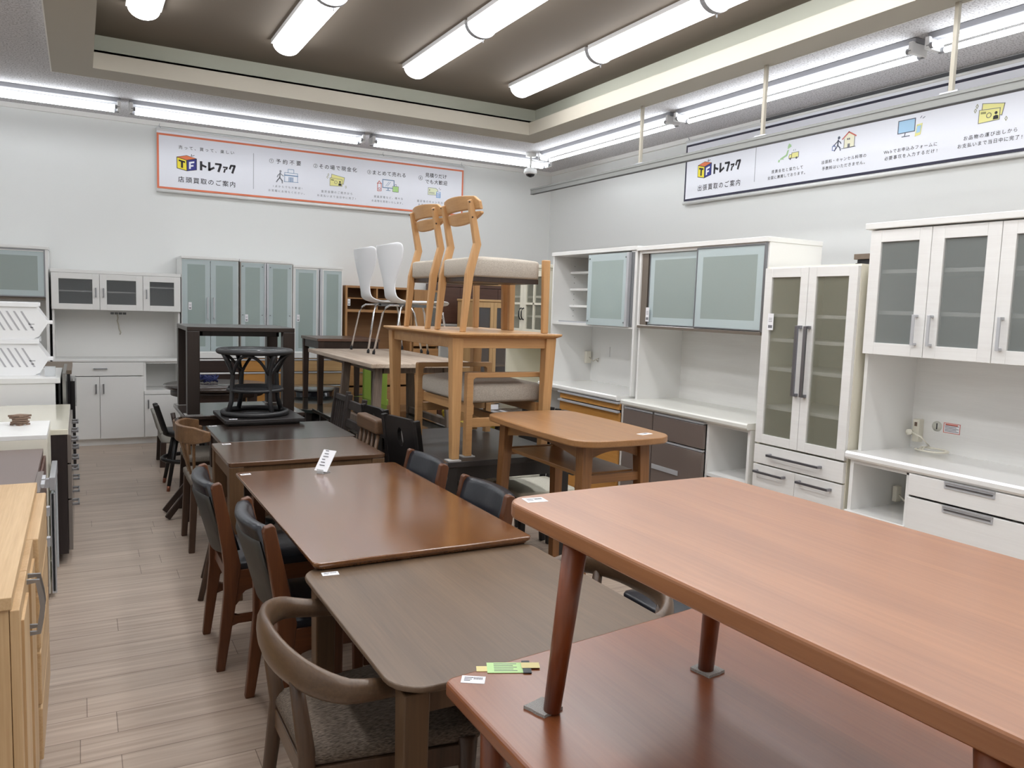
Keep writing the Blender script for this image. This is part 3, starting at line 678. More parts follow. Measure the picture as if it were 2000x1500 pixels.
# ------------------------------------------------------------------ right row of kitchen cabinets (backs to the right wall side, fronts facing left)
RR = -PI / 2
def cab_cream():
    r = thing('cream_hutch', 'cream hutch with lattice glass doors and black handles at the room corner', 'cabinet', (3.42, 6.42, 0), RR)
    w, d, h = .76, .42, 1.87
    shell(r, 'upper_body', 0, w, .001, d, 1.25, h - .04, CREAM, .02)
    LB().box(-.015, w + .015, -.02, d, h - .04, h - .012).box(-.008, w + .008, -.01, d, h - .055, h - .04).build('top_board', CREAM, r, .004)
    for k, (a, bb) in enumerate(((.005, w / 2), (w / 2, w - .005))):
        dd = gdoor(r, a, bb, 1.26, h - .06, .05, CREAM, GLASS_CLEAR)
        q = LB(); q.box((a + bb) / 2 - .009, (a + bb) / 2 + .009, -.022, -.004, 1.31, h - .11)
        for z in (1.53,): q.box(a + .05, bb - .05, -.022, -.004, z - .009, z + .009)
        q.build('lattice', CREAM, dd)
        x = w / 2 + (-.022 if k == 0 else .022)
        LB().tube([(x, -.02, 1.39), (x, -.035, 1.395), (x, -.045, 1.42), (x, -.045, 1.46), (x, -.035, 1.485), (x, -.02, 1.49)], .006, 8).build('handle', BLACK, dd)
    for z in (1.43, 1.6): shelf(r, .02, w - .02, .06, d - .01, z, CREAM)
    for s in (0, w - .02): LB().box(s, s + .02, .03, d, .83, 1.25).build('side_panel', CREAM, r)
    LB().box(.02, w - .02, d - .02, d - .01, .83, 1.25).build('back_panel', CREAM, r)
    LB().box(-.015, w + .015, -.05, d, .80, .83).build('countertop', CREAM, r, .005)
    shell(r, 'lower_body', 0, w, .0, d, .03, .80, CREAM, .02)
    dd = drawer(r, 0, w / 2, .62, .79, CREAM, 0); LB().box(.05, w / 2 - .05, -.026, -.018, .66, .75).build('drawer_panel', CREAM, dd, .004)
    door(r, 0, w / 2, .05, .615, CREAM); LB().box(w / 2, w - .02, .05, .06, .05, .79).build('recess_shade', mat('recess_shade_olive', (110, 108, 96), .6), r)  # olive sheet stands in for the shade inside the open half
    price_tag(r, .13, 1.27, -.024, .03, .09)
cab_cream()

def cab_open_glass():
    r = thing('kitchen_cabinet', 'white kitchen cabinet with three open shelves and one green glass sliding door', 'cabinet', (3.38, 5.525, 0), RR)
    w, d, h = 1.11, .42, 1.945
    LB().box(-.004, w + .012, -.012, d, h - .028, h).build('top_board', WHITE, r, .002)
    for s, n in ((0, 'side_panel'), (w - .018, 'side_panel')): LB().box(s, s + .018, .0, d, .9, h - .028).build(n, WHITE, r, .001)
    LB().box(.018, w - .018, d - .02, d - .008, .9, h - .028).build('back_panel', WHITE, r)
    LB().box(.018, w - .018, .0, d - .02, 1.372, 1.392).build('shelf', WHITE, r, .001)
    LB().box(.1, .56, .01, .02, 1.392, 1.405).build('sliding_track', ALU, r)
    for z in (1.80, 1.665, 1.53): shelf(r, .018, w - .018, .16, d - .02, z, WHITE, .018)
    q = LB()
    for x, y in ((.019, .2), (.019, .36)):
        for k in range(10): q.tube([(x - .002, y, 1.44 + k * .045), (x + .001, y, 1.44 + k * .045)], .003, 6)
    q.build('peg_holes', mat('hole_dark', (70, 70, 70), .6), r)
    dd = banddoor(r, .53, 1.02, 1.385, h - .04, .05, -.012, None, None, GLASS_FROST)
    for xx in (.55, 1.0):
        for zz in (1.415, h - .07): LB().tube([(xx, -.012, zz), (xx, -.018, zz)], .006, 8).build('screw', STEEL, dd)
    LB().box(1.02, 1.045, -.025, .0, 1.385, h - .04).build('door_stile', ALU, dd, .001)
    LB().box(1.045, 1.092, .0, .02, 1.392, h - .03).build('stile', WHITE, r)
    for x in (1.055, 1.075): LB().box(x, x + .008, -.008, .01, 1.385, h - .04).build('stile', STEEL, r)
    b = LB(); P = [(-.095, .868), (-.1, .876), (-.1, .895), (-.094, .903), (d, .903), (d, .868)]
    b.prism(P, -.005, w - .035, 'X'); b.build('countertop', mat('gloss_white_top', (232, 232, 230), .12, 0, .5), r)
    shell(r, 'lower_body', .0, w, -.06, d, .04, .866, WHITE, .018)
    LB().box(.29, .305, -.06, d, .06, .85).build('divider', WHITE, r)
    z0s = ((.802, .848), (.6, .785), (.33, .585), (.07, .315))
    for k, (a, c) in enumerate(z0s):
        dd = drawer(r, .308, w - .02, a, c, ORW, -.06)
        LB().box(.306, w - .015, -.1, -.075, c - .002, c + .012).build('drawer_grip', ALU, dd, .001)
    LB().box(.28, .29, .39, .399, 1.12, 1.2).build('outlet_box', WHITE, r); 
    s = LB().box(.02, .05, .33, .38, 1.05, 1.15).build('power_outlet', IVORY, r, .003)
    LB().tube([(.05, .36, 1.1), (.09, .37, 1.07), (.13, .38, 1.09), (.15, .385, 1.1), (.14, .385, 1.07), (.12, .385, 1.08)], .005, 6).build('power_cable', mat('beige_cable', 0), r)
cab_open_glass()

def cab_slider():
    r = thing('kitchen_cabinet', 'white kitchen cabinet with two large frosted sliding doors and glossy brown drawers', 'cabinet', (3.38, 4.39, 0), RR)
    w, d, h = 1.17, .42, 1.937
    SB = mat('gloss_dark_brown', (114, 102, 96), .12, 0, .6)
    shell(r, 'upper_body', 0, w, .0, d, 1.385, h - .028, WHITE, .02)
    LB().box(-.012, w + .004, -.02, d, h - .028, h).build('top_board', WHITE, r, .002)
    LB().box(.02, .085, .012, .04, 1.4, h - .03).build('stile', TAUPE, r)
    LB().box(.02, w - .02, -.012, .05, 1.385, 1.402).build('bottom_track', TAUPE, r)
    LB().box(.085, w - .02, .03, .04, h - .045, h - .028).build('top_track', BLACK, r)
    banddoor(r, .108, .6, 1.415, h - .05, .045, .014, .006, STEEL, GLASS_SLIDE)
    banddoor(r, .59, w - .032, 1.415, h - .045, .05, -.004, .008, STEEL, GLASS_SLIDE)
    LB().box(w - .022, w - .012, -.012, .005, 1.402, h - .03).build('stile', STEEL, r)
    price_tag(r, .115, 1.43, -.0, .035, .095)
    for s in (0, w - .018): LB().box(s, s + .018, .02, d, .885, 1.385).build('side_panel', WHITE, r)
    LB().box(.018, w - .018, d - .02, d - .01, .885, 1.385).build('back_panel', WHITE_GRAIN, r)
    b = LB(); P = [(-.088, .85), (-.095, .86), (-.095, .878), (-.088, .887), (d, .887), (d, .85)]
    b.prism(P, -.012, w + .004, 'X'); b.build('countertop', mat('marble_white_top', (222, 222, 216), .3, 0, .2), r)
    shell(r, 'lower_body', 0, w, -.06, d, .04, .85, WHITE, .018)
    LB().box(.815, .833, -.055, d, .06, .84).build('divider', WHITE, r)
    for a, bb, z0, z1 in ((0, .325, .675, .825), (.325, .815, .675, .825), (0, .325, .36, .655), (.325, .815, .36, .655), (0, .815, .06, .34)):
        dd = drawer(r, a + .004, bb - .002, z0, z1, SB, -.06)
        LB().box(a + .01, bb - .008, -.076, -.058, z1 + .002, z1 + .014).build('drawer_grip', ALU, dd)
    b = LB(); b.box(.34, .6, -.084, -.08, .47, .5)
    q = b.build('drawer_pull', ALU, r)
    LB().box(.833, w - .018, -.06, d - .02, .52, .54).build('shelf', WHITE, r)
    dd = drawer(r, .835, w - .004, .3, .51, SB, -.06)
    drawer(r, .835, w - .004, .06, .295, SB, -.06)
cab_slider()

def cab_tall():
    r = thing('tall_cabinet', 'tall narrow white cabinet with two bronze glass doors and a wide drawer', 'cabinet', (3.34, 3.185, 0), RR)
    w, d, h = .6, .44, 1.757
    shell(r, 'body', 0, w, .0, d, .04, h - .005, CREAM, .02)
    LB().box(0, w, -.002, d, h - .005, h + .008).build('top_board', CREAM, r, .001)
    DARKB = mat('satin_chrome', (140, 140, 146), .3, .8)
    for k, (a, bb) in enumerate(((.002, w / 2), (w / 2, w - .002))):
        dd = gdoor(r, a, bb, .79, h, .05, WHITE_GRAIN, GLASS_OLIVE, 0, .022, .05)
        x = w / 2 + (-.028 if k == 0 else .028)
        q = LB(); q.box(x - .009, x + .009, -.058, -.046, 1.08, 1.45).box(x - .011, x + .011, -.046, -.022, 1.436, 1.452).box(x - .011, x + .011, -.046, -.022, 1.078, 1.094); q.build('handle', DARKB, dd, .001)
    for z in (1.51, 1.375, 1.215, 1.0): shelf(r, .02, w - .02, .02, d - .01, z, WHITE)
    dd = drawer(r, .002, w - .002, .675, .783, WHITE_GRAIN, 0, .022); hhandle(dd, .12, .47, .735, -.022, DARKB, .014, .035)
    for k, (a, bb) in enumerate(((.002, w / 2), (w / 2, w - .002))):
        dd = door(r, a, bb, .06, .67, WHITE_GRAIN, 0, .022); hhandle(dd, a + .03, bb - .06, .632, -.022, DARKB, .014, .035)
    price_tag(r, .065, 1.42, -.024, .04, .09)
cab_tall()

def cab_right():
    r = thing('kitchen_cabinet', 'large white kitchen cabinet with grey glass wall doors at the right edge', 'cabinet', (3.36, 2.56, 0), RR)
    w, d, h = 1.3, .42, 1.955
    shell(r, 'upper_body', 0, w, .0, d, 1.33, h - .032, WHITE, .02)
    LB().box(-.012, w + .012, -.035, d, h - .03, h).build('top_board', WHITE, r, .003)
    xs = (.012, .325, .632, .945, 1.29)
    for k in range(4):
        a, bb = xs[k], xs[k + 1]
        dd = gdoor(r, a, bb, 1.33, h - .035, .058, WHITE_GRAIN, GLASS_GREY, 0, .022, .056)
        x = bb - .04 if k in (0, 2) else a + .035
        if k == 2: x = a + .035
        vhandle(dd, x, 1.385, 1.525, -.022, ALU, .014, .03)
    for z in (1.735, 1.54): shelf(r, .02, w - .02, .02, d - .01, z, WHITE)
    for s in (.0, w - .018): LB().box(s, s + .018, .02, d, .846, 1.33).build('side_panel', WHITE, r)
    LB().box(.018, w - .018, d - .02, d - .01, .846, 1.33).build('back_panel', WHITE_GRAIN, r)
    b = LB(); P = [(-.048, .81), (-.055, .82), (-.055, .838), (-.046, .848), (d, .848), (d, .81)]
    b.prism(P, -.015, w + .015, 'X'); b.build('countertop', mat('gloss_white_top', 0), r)
    shell(r, 'lower_body', 0, w, -.03, d, .04, .81, WHITE, .02)
    LB().box(.305, .325, -.03, d, .06, .8).build('divider', WHITE, r)
    LB().box(-.006, .322, -.045, d - .02, .525, .555).build('shelf', mat('gloss_white_top', 0), r, .003)
    door(r, .004, .322, .06, .52, WHITE_GRAIN, -.03)
    for z0, z1 in ((.705, .805), (.37, .698), (.06, .362)):
        dd = drawer(r, .327, w - .004, z0, z1, WHITE_GRAIN, -.03)
        g = LB(); g.box(.5, .72, -.054, -.049, z1 - .032, z1 - .002).box(.5, .72, -.058, -.049, z1 - .006, z1 - .002); gg = g.build('drawer_grip', ALU, dd)
        LB().box(.508, .712, -.0555, -.054, z1 - .022, z1 - .015).build('grip_slot', STEEL, dd)
    # power strip, cable, round sticker and caution label in the niche
    LB().box(.05, .085, d - .06, d - .02, .885, 1.0).build('power_strip', IVORY, r, .003)
    LB().box(.062, .074, d - .063, d - .06, .965, .985).build('outlet', mat('outlet_brown', (110, 90, 76), .5), r)
    LB().lathe([(.015, 0), (.015, .022)], 0, 0, 16).build('plug', IVORY, r).matrix_local = Matrix.Translation((.06, d - .085, .935)) @ Matrix.Rotation(PI / 2, 4, 'X')
    pts = [(.07, d - .09, .935), (.12, d - .09, .92), (.16, d - .08, .88), (.12, d - .1, .853)]
    for i in range(44):
        a = i / 44 * 2 * PI * 3 + PI; t = i / 43; pts.append((.17 + (.075 - .02 * t) * math.cos(a) + .05 * t, d - .085 + .045 * math.sin(a) - .02 * t, .856 + .012 * (i % 15) / 15 + .004 * t))
    LB().tube(pts, .0045, 6).build('power_cable', IVORY, r)
    o = LB().lathe([(.026, 0), (.026, .002)], 0, 0, 24).build('round_sticker', mat('sticker_grey', (205, 205, 196), .6), r); o.matrix_local = Matrix.Translation((.155, d - .02, .975)) @ Matrix.Rotation(PI / 2, 4, 'X')
    LB().box(.153, .158, d - .024, d - .022, .96, .99).build('sticker_hand', INK, o.parent)
    b = LB(); b.box(.19, .275, d - .022, d - .02, .95, 1.0); b.mi = 1
    for k in range(5): b.box(.198, .268 - .012 * (k % 2), d - .0228, d - .022, .958 + k * .007, .961 + k * .007)
    b.mi = 2
    for q in ((.19, .275, .95, .953), (.19, .275, .997, 1.0), (.19, .193, .953, .997), (.272, .275, .953, .997), (.2, .262, .989, .995)): b.box(q[0], q[1], d - .0228, d - .022, q[2], q[3])
    b.build('caution_label', [PAPER, GREYINK, PRED], r)
    LB().box(.03, .055, .27, .31, .575, .655).build('power_strip', IVORY, r, .003); LB().box(.09, .15, .36, .385, .58, .63).build('adapter', IVORY, r, .004)
    LB().tube([(.055, .29, .61), (.08, .28, .6), (.1, .3, .575), (.14, .33, .57), (.17, .35, .585), (.15, .37, .6)], .005, 6).build('power_cable', IVORY, r)
cab_right()
r = thing('wardrobe', 'dark cabinet with brown top seen over the tall white cabinet', 'cabinet', (4.98, 3.9, 0), RR)
LB().box(-.02, .92, -.015, .46, 1.925, 1.965).build('top_board', wood('dull_brown', (128, 112, 96), (112, 98, 84), 'Y'), r, .003)
LB().box(0, .9, 0, .45, 0, 1.925).build('body', BLACK, r, .003)
door(r, 0, .45, .05, 1.9, BLACK); door(r, .45, .9, .05, 1.9, BLACK)

# ------------------------------------------------------------------ left row of low cabinets (fronts facing right)
RL = PI / 2
def cab_oak_near():
    r = thing('sideboard', 'light oak sideboard with curved grey handles in the left foreground', 'sideboard', (-.155, 2.07, 0), RL)
    w, d, h = 1.25, .48, .8
    OK_T = wood('natural_oak', (208, 178, 138), (180, 146, 104), 'X', .45, 0, .8); OK_Z = wood('natural_oak', (204, 174, 134), (178, 144, 102), 'Z', .45, 0, .8)
    LB().box(0, w, -.006, d, h - .03, h).build('top_board', OK_T, r, .002)
    shell(r, 'body', .01, w - .01, .001, d, .04, h - .03, OK_Z, .02)
    for a, bb, k in ((.012, .31, 0), (.31, .61, 1)):
        dd = door(r, a, bb, .06, h - .035, OK_Z)
        x = .285 if k == 0 else .335
        LB().sweep([(x, -.02, .60), (x, -.045, .60), (x, -.052, .64), (x, -.055, .67), (x, -.052, .70), (x, -.045, .74), (x, -.02, .74)], [(-.006, -.004), (.006, -.004), (.006, .004), (-.006, .004)], (1, 0, 0)).build('handle', STEEL, dd)
        LB().box(a + .05, bb - .05, -.026, -.02, .1, h - .08).build('door_panel', OK_Z, dd)
    for k in range(4):
        z0 = .06 + k * .177; dd = LB().box(.615, w - .012, -.034, 0, z0 + .006, z0 + .172).build('drawer', OK_T, r, .004)
    price = LB(); price.box(.03, .15, .03, .1, h, h + .001); price.mi = 1
    for k in range(7): price.box(.06 + k * .008, .064 + k * .008, .045, .085, h + .001, h + .0014)
    price.build('price_sticker', [PAPER, INK], r)
cab_oak_near()
def cab_dark_low():
    r = thing('low_chest', 'dark brown chest with square silver pulls behind the light oak sideboard', 'chest', (-.165, 3.335, 0), RL)
    w, d, h = .98, .48, .752
    DB = wood('red_brown_wood', (92, 52, 38), (70, 38, 28), 'Z', .35, .2)
    LB().box(0, w, 0, d, h - .025, h).build('top_board', mat('reflection_brown_top', (112, 98, 94), .4), r, .002)  # brown greyed so the reflection on the top sits in its colour
    shell(r, 'body', .005, w - .005, .001, d, .03, h - .025, DB, .02)
    dd = LB().box(.0, .4, -.024, 0, .03, h + .006).build('door', mat('dark_taupe_door', (92, 78, 72), .35, 0, .2), r, .002)
    for z in (.64, .52): LB().box(.1, .13, -.05, -.024, z, z + .035).build('pull', ALU, dd, .001)
    for x in (.1, .2): LB().box(x, x + .08, -.034, -.022, h + .0, h + .014).build('hinge', ALU, dd)
    dd = door(r, .405, w, .03, .72, DB, 0, .01); LB().box(.7, .73, -.03, -.01, .62, .66).build('pull', ALU, dd)
cab_dark_low()
def cab_white_low():
    r = thing('low_cabinet', 'low white cabinet with an open grey glass flap behind the dark brown chest', 'cabinet', (-.15, 4.36, 0), RL)
    w, d, h = .49, .48, .81
    LB().box(0, w, 0, d, h - .022, h).build('top_board', WHITE, r, .002)
    shell(r, 'body', .0, w, .0, d, .02, h - .022, IVORY, .03)
    fl = LB().box(.0, .44, -.03, -.005, .535, .6).build('flap_rail', ALU, r, .002)
    LB().box(.0, .44, -.022, -.012, .03, .535).build('flap_glass', GLASS_BAND, fl)
    LB().box(.0, .02, -.028, -.008, .02, .52).build('flap_stile', ALU, fl); LB().box(.42, .44, -.028, -.008, .02, .52).build('flap_stile', ALU, fl)
    t = thing('felt_pads', 'small stack of brown felt pads on the low white cabinet', 'felt pads', (-.28, 4.72, h))
    for k in range(5):
        a = .4 * k; q = LB(); P = [(.045 * math.cos(a + j * PI / 2) * (1 + .15 * (j % 2)), .04 * math.sin(a + j * PI / 2)) for j in range(4)]
        q.prism(P, k * .011, k * .011 + .009); q.build('pad', fabric('brown_felt', (150, 128, 112), (112, 92, 80), 500), t)
cab_white_low()
def cab_wenge_low():
    r = thing('low_counter', 'near black counter cabinet with glossy ivory top on the left', 'cabinet', (-.075, 4.875, 0), RL)
    w, d, h = 1.1, .46, .755
    WG = wood('black_wenge', (48, 38, 38), (34, 26, 26), 'Z', .4)
    LB().box(-.004, w, -.008, d, h - .03, h).build('countertop', mat('gloss_ivory', (228, 224, 206), .12, 0, .5), r, .003)
    shell(r, 'body', 0, w, .001, d, .06, h - .03, WG, .03)
    LB().box(.02, w - .02, .05, d, 0, .06).build('plinth', BLACK, r)
    for k, (z0, z1) in enumerate(((.56, .72), (.36, .555), (.07, .355))):
        for a, bb in ((.03, .36), (.36, .72), (.72, 1.095)):
            dd = drawer(r, a, bb, z0, z1, mat('grey_gloss', (120, 112, 106), .25, 0, .3))
            hhandle(dd, a + .1, a + .22, z1 - .05, -.02, STEEL, .014, .035)
cab_wenge_low()
def cab_white_block():
    r = thing('white_counter', 'white counter with a grey glass front under the slotted trays', 'cabinet', (-.125, 6.13, 0), RL)
    w, d, h = .85, .8, .915
    LB().box(-.005, w, 0, d, h - .035, h).build('top_board', WHITE, r, .002)
    shell(r, 'body', .004, w - .004, .03, d, .03, h - .035, WHITE, .02); LB().box(0, .006, .03, d, .03, h - .035).build('side_panel', WHITE, r)
    LB().box(.01, w, -.032, -.012, .06, h + .03).build('glass_front', mat('mirror_grey', (150, 150, 148), .1, .6), r)
    LB().box(.01, w, .0, .012, .06, h - .04).build('door', BLACK, r)
cab_white_block()
r = thing('black_counter', 'black glossy cabinet with brown top against the far left aisle', 'cabinet', (-.065, 7.02, 0), RL)
LB().box(0, .9, 0, .45, .86, .89).build('top_board', wood('dull_brown', 0, 0, 'Y'), r, .002)
LB().box(.005, .895, .01, .44, .03, .86).build('body', mat('gloss_black', (26, 26, 30), .12, 0, .4), r, .002)
LB().box(.06, .5, -.02, .01, .1, .8).build('door', mat('gloss_black', 0), r, .002)
LB().box(.06, .3, -.03, -.02, .6, .82).build('glass_pane', GLASS_DARK, r)
LB().box(.02, .88, .03, .43, 0, .03).build('plinth', BLACK, r)

def tray(zb, label):
    r = thing('storage_basket', label, 'basket', (-.45, 6.32, zb), 0, 'slotted baskets on the white counter')
    m = mat('white_plastic', (236, 237, 238), .4, 0, .2)
    x1 = .262; H = .25; D = .32; t = .006
    prof = [(.16, 0), (.2, .02), (x1 - .005, .115), (.188, H - .03), (.188, H)]
    b = LB()
    for y0, y1, sgn in ((-t, 0, 1), (D, D + t, 1)):
        P = [(-q[0], q[1]) for q in prof] + [(q[0], q[1]) for q in prof[::-1]]
        b.prism(P, y0, y1, 'Y')
    for sg in (-1, 1):
        for (xa, za), (xb, zb2) in zip(prof[:-1], prof[1:]):
            q = [(sg * xa, za), (sg * xb, zb2), (sg * (xb - t), zb2), (sg * (xa - t), za)]; b.prism(q, 0, D, 'Y')
    b.box(-.2, .2, 0, D, 0, t)
    b.build('shell', m, r)
    for ya, yb in ((-.018, 0), (D, D + .018)): LB().box(-.2, .2, ya, yb, H - .032, H).build('rim', m, r, .004)
    LB().box(x1 - .02, x1 + .022, .0, .05, .105, .13).build('hook', m, r, .004)
    s = LB(); sl = mat('slot_shade', (176, 176, 180), .7)
    for k in range(9):
        xa = -.2 + k * .042; P = [(xa, .19), (xa + .012, .19), (xa + .082, .06), (xa + .07, .06)]
        if k < 8: s.prism(P, -t - .0012, -t, 'Y')
    s.box(.14, .175, -t - .0012, -t, .10, .106); s.box(.15, .168, -t - .0012, -t, .078, .084)
    s.build('slots', sl, r)
tray(.916, 'white slotted plastic basket on the white counter, lower of the two')
tray(1.167, 'white slotted plastic basket stacked on another one, upper of the two')
r = thing('acrylic_stand', 'small clear acrylic box beside the white slotted baskets', 'box', (-.19, 6.25, .916))
LB().box(-.03, .035, 0, .004, 0, .065).box(-.03, .035, .06, .064, 0, .065).box(.031, .035, .004, .06, 0, .065).box(-.03, .031, .004, .06, 0, .004).build('shell', ACRYL, r)

# ------------------------------------------------------------------ tables
def sticker(r, x, y, z, w=.055, d=.035, rot=0.0):
    b = LB(); ca, sa = math.cos(rot), math.sin(rot)
    def q(x0, x1, y0, y1): return [(x + a * ca - c * sa, y + a * sa + c * ca) for a, c in ((x0, y0), (x1, y0), (x1, y1), (x0, y1))]
    b.prism(q(-w / 2, w / 2, -d / 2, d / 2), z, z + .0008); b.mi = 1
    n = 7
    for k in range(n): b.prism(q(w * (.02 + .055 * k), w * (.045 + .055 * k), d * .02, d * .32), z + .0008, z + .0012)
    for k in range(3): b.prism(q(-w * .38, w * (.0 - .06 * k), d * (.22 - .2 * k), d * (.28 - .2 * k)), z + .0008, z + .0012)
    o = b.build('price_sticker', [PAPER, INK], r); o.location = -Vector(r.location); return o
def table(name, label, X, Y, z0, zt, th, mt, ml, w0=.06, w1=None, inset=.04, spl=0.0, rnd=False, apron=None, r=.015, bulge=(0, 0), poly=None, bevel=.004, group=None, am=None, legs=None, ch=0.0, cat='table'):
    w1 = w0 if w1 is None else w1
    (x0, x1), (y0, y1) = X, Y
    t = thing(name, label, cat, ((x0 + x1) / 2, (y0 + y1) / 2, z0), 0, group)
    P = poly or rrect(x0, x1, y0, y1, r, 6, *bulge)
    b = B(t)
    if ch:
        cx, cy = (x0 + x1) / 2, (y0 + y1) / 2
        Q = [(p[0] - math.copysign(ch, p[0] - cx), p[1] - math.copysign(ch, p[1] - cy)) for p in P]
        b.rings([[(p[0], p[1], zt - th) for p in Q], [(p[0], p[1], zt - th * .45) for p in P], [(p[0], p[1], zt) for p in P]])
    else: b.prism(P, zt - th, zt)
    b.build('tabletop', mt, t, bevel, 3)
    zb = zt - th
    i = inset + w0 / 2
    for lx, sx in ((x0 + i, -1), (x1 - i, 1)):
        for ly, sy in ((y0 + i, -1), (y1 - i, 1)):
            p1, p0 = (lx, ly, zb), (lx + sx * spl, ly + sy * spl, z0)
            if rnd: B(t).tube([p0, p1], [w1 / 2, w0 / 2], 16).build('leg', ml, t)
            else: B(t).bar(p0, p1, w1, w1, w0, w0).build('leg', ml, t, .004)
    if apron:
        h, ai = apron[:2]; ax_ = apron[2] if len(apron) > 2 else ai; i = max(i, ai); am = am or ml; b = B(t); tk = .02
        b.box(x0 + i, x1 - i, y0 + ai, y0 + ai + tk, zb - h, zb).box(x0 + i, x1 - i, y1 - ai - tk, y1 - ai, zb - h, zb)
        b.box(x0 + ax_, x0 + ax_ + tk, y0 + i, y1 - i, zb - h, zb).box(x1 - ax_ - tk, x1 - ax_, y0 + i, y1 - i, zb - h, zb)
        b.build('apron', am, t, .002)
    return t
CH_T = wood('cherry_red', (160, 106, 66), (136, 84, 48), 'Y', .36, .55, .7); CH_Z = wood('cherry_leg', (132, 70, 36), (104, 50, 24), 'Z', .35, .2)
RED_T = wood('cherry_gloss', (140, 81, 46), (122, 67, 37), 'Y', .3, .7, .7)
BRN_T = wood('walnut_stain', (108, 88, 69), (86, 69, 53), 'Y', .38, .1, .6); BRN_Z = wood('walnut_stain', (96, 72, 48), (74, 54, 36), 'Z', .45)
TEAK_T = wood('teak_gloss', (120, 77, 40), (98, 59, 28), 'Y', .2, 1.0, .8); TEAK_Z = wood('teak', (102, 59, 31), (76, 41, 20), 'Z', .4, .1)
TEAK_Y = wood('teak', (102, 59, 31), (76, 41, 20), 'Y', .4, .1)
MID_T = wood('mid_brown', (104, 75, 54), (84, 59, 42), 'X', .25, .9); MID_Z = wood('mid_brown', (112, 84, 58), (90, 66, 44), 'Z', .45)
DKB_T = wood('dark_brown', (60, 47, 41), (46, 36, 31), 'X', .25, .8); DKB_Z = wood('dark_brown', (60, 44, 36), (44, 31, 25), 'Z', .4)
ESP_T = wood('espresso', (46, 35, 30), (33, 25, 21), 'X', .28, .2); ESP_Z = wood('espresso', (46, 35, 30), (33, 25, 21), 'Z', .35)
BLK_T = wood('black_stain', (44, 41, 41), (34, 31, 31), 'Y', .38, .1); BLK_Z = wood('black_stain', (34, 30, 29), (24, 21, 20), 'Z', .45)
OAK_T = wood('honey_oak', (196, 153, 104), (174, 131, 85), 'Y', .4, .1); OAK_Z = wood('honey_oak', (196, 153, 104), (174, 131, 85), 'Z', .45); OAK_X = wood('honey_oak', (196, 153, 104), (174, 131, 85), 'X', .45)
OLD_T = wood('old_oak', (164, 120, 76), (138, 96, 58), 'Y', .35, .2, .8); OLD_Z = wood('old_oak', (148, 102, 60), (112, 74, 42), 'Z', .45)
OLD_X = wood('old_oak', (148, 102, 60), (118, 80, 46), 'X', .45)
GRW_T = wood('greyed_acacia', (214, 198, 180), (150, 126, 106), 'Y', .4, .1, .45, (190, 172, 154)); GRW_Z = wood('greyed_acacia', (142, 126, 112), (98, 84, 74), 'Z', .6)

up = table('living_table', 'low red-brown table with rounded edges stacked on the near cherry table', (.784, 1.402), (.235, 1.435), .706, 1.08, .034, CH_T, CH_Z, .054, .042, .01, .0, True, r=.055, bulge=(.004, .008), bevel=.007, poly=None)
for o in [c for c in up.children if c.name.startswith('leg')]: bpy.data.objects.remove(o)
for fx, tx in ((.797, .812), (1.197, 1.182)):
    for fy, ty in ((1.236, 1.201), (.40, .435)):
        B(up).tube([(fx, fy, .706), (tx, ty, 1.047)], [.017, .0235], 18).build('leg', CH_Z, up)
sticker(up, .838, 1.392, 1.08, .046, .036, -.15)
low = table('dining_table', 'cherry red dining table in the right foreground carrying the stacked low table', (.655, 1.50), (-.25, 1.5), 0, .72, .036, RED_T, CH_Z, .06, .045, .07, 0, True, bevel=.009,
            poly=[(.655, -.25), (1.50, -.25), (1.50, 1.552), (1.47, 1.548), (.668, 1.448), (.655, 1.436)], apron=(.05, .12))
sticker(low, .709, 1.415, .72, .05, .032, -.55)
for k, (x, y, a, lb) in enumerate(((.781, 1.25, .3, 'near the green note'), (1.193, 1.238, .15, 'further right'), (.806, .396, .1, 'nearest the viewer, left'), (1.207, .402, .2, 'nearest the viewer, right'))):
    o = thing('felt_pad', 'grey felt pad under a leg of the stacked low table, ' + lb, 'felt pad', (x, y, .72), a, 'felt pads on the cherry table')
    o.location.z = .72
up.location.z = .706
for o in [o for o in COL.objects if o.name.startswith('felt_pad') and o.type == 'EMPTY']:
    b = LB(); P = [(.027 * math.cos(j * PI / 12) / max(abs(math.cos(j * PI / 12)), abs(math.sin(j * PI / 12))) * random.uniform(.93, 1.02), .027 * math.sin(j * PI / 12) / max(abs(math.cos(j * PI / 12)), abs(math.sin(j * PI / 12))) * random.uniform(.93, 1.02)) for j in range(24)]
    b.prism(P, 0, .006); b.build('pad', FELT, o)
up.location.z += .020; up.rotation_euler.z = .022; SC.view_layers[0].update()
n = thing('note_card', 'pale green note card taped with yellow tape on the cherry table corner', 'note', (.80, 1.432, .72), -.42)
LB().box(-.045, .045, -.024, .024, .0004, .0016).build('card', mat('note_green', (190, 226, 160), .7), n)
LB().box(.032, .05, -.027, .03, .0016, .003).build('dark_edge', mat('note_dark', (60, 66, 70), .6), n)
q = LB()
for k in range(5): q.box(-.03, .02 - .008 * (k % 2), -.016 + k * .008, -.0135 + k * .008, .0016, .0019)
q.build('note_print', GREYINK, n)
for s in (-1, 1): LB().box(*((-.068, -.03) if s < 0 else (.03, .07)), -.016 + (.01 if s > 0 else 0), .008 + (.012 if s > 0 else 0), .0003 if s < 0 else .003, .0012 if s < 0 else .0036).build('tape', mat('yellow_tape', (224, 210, 146), .5), n)

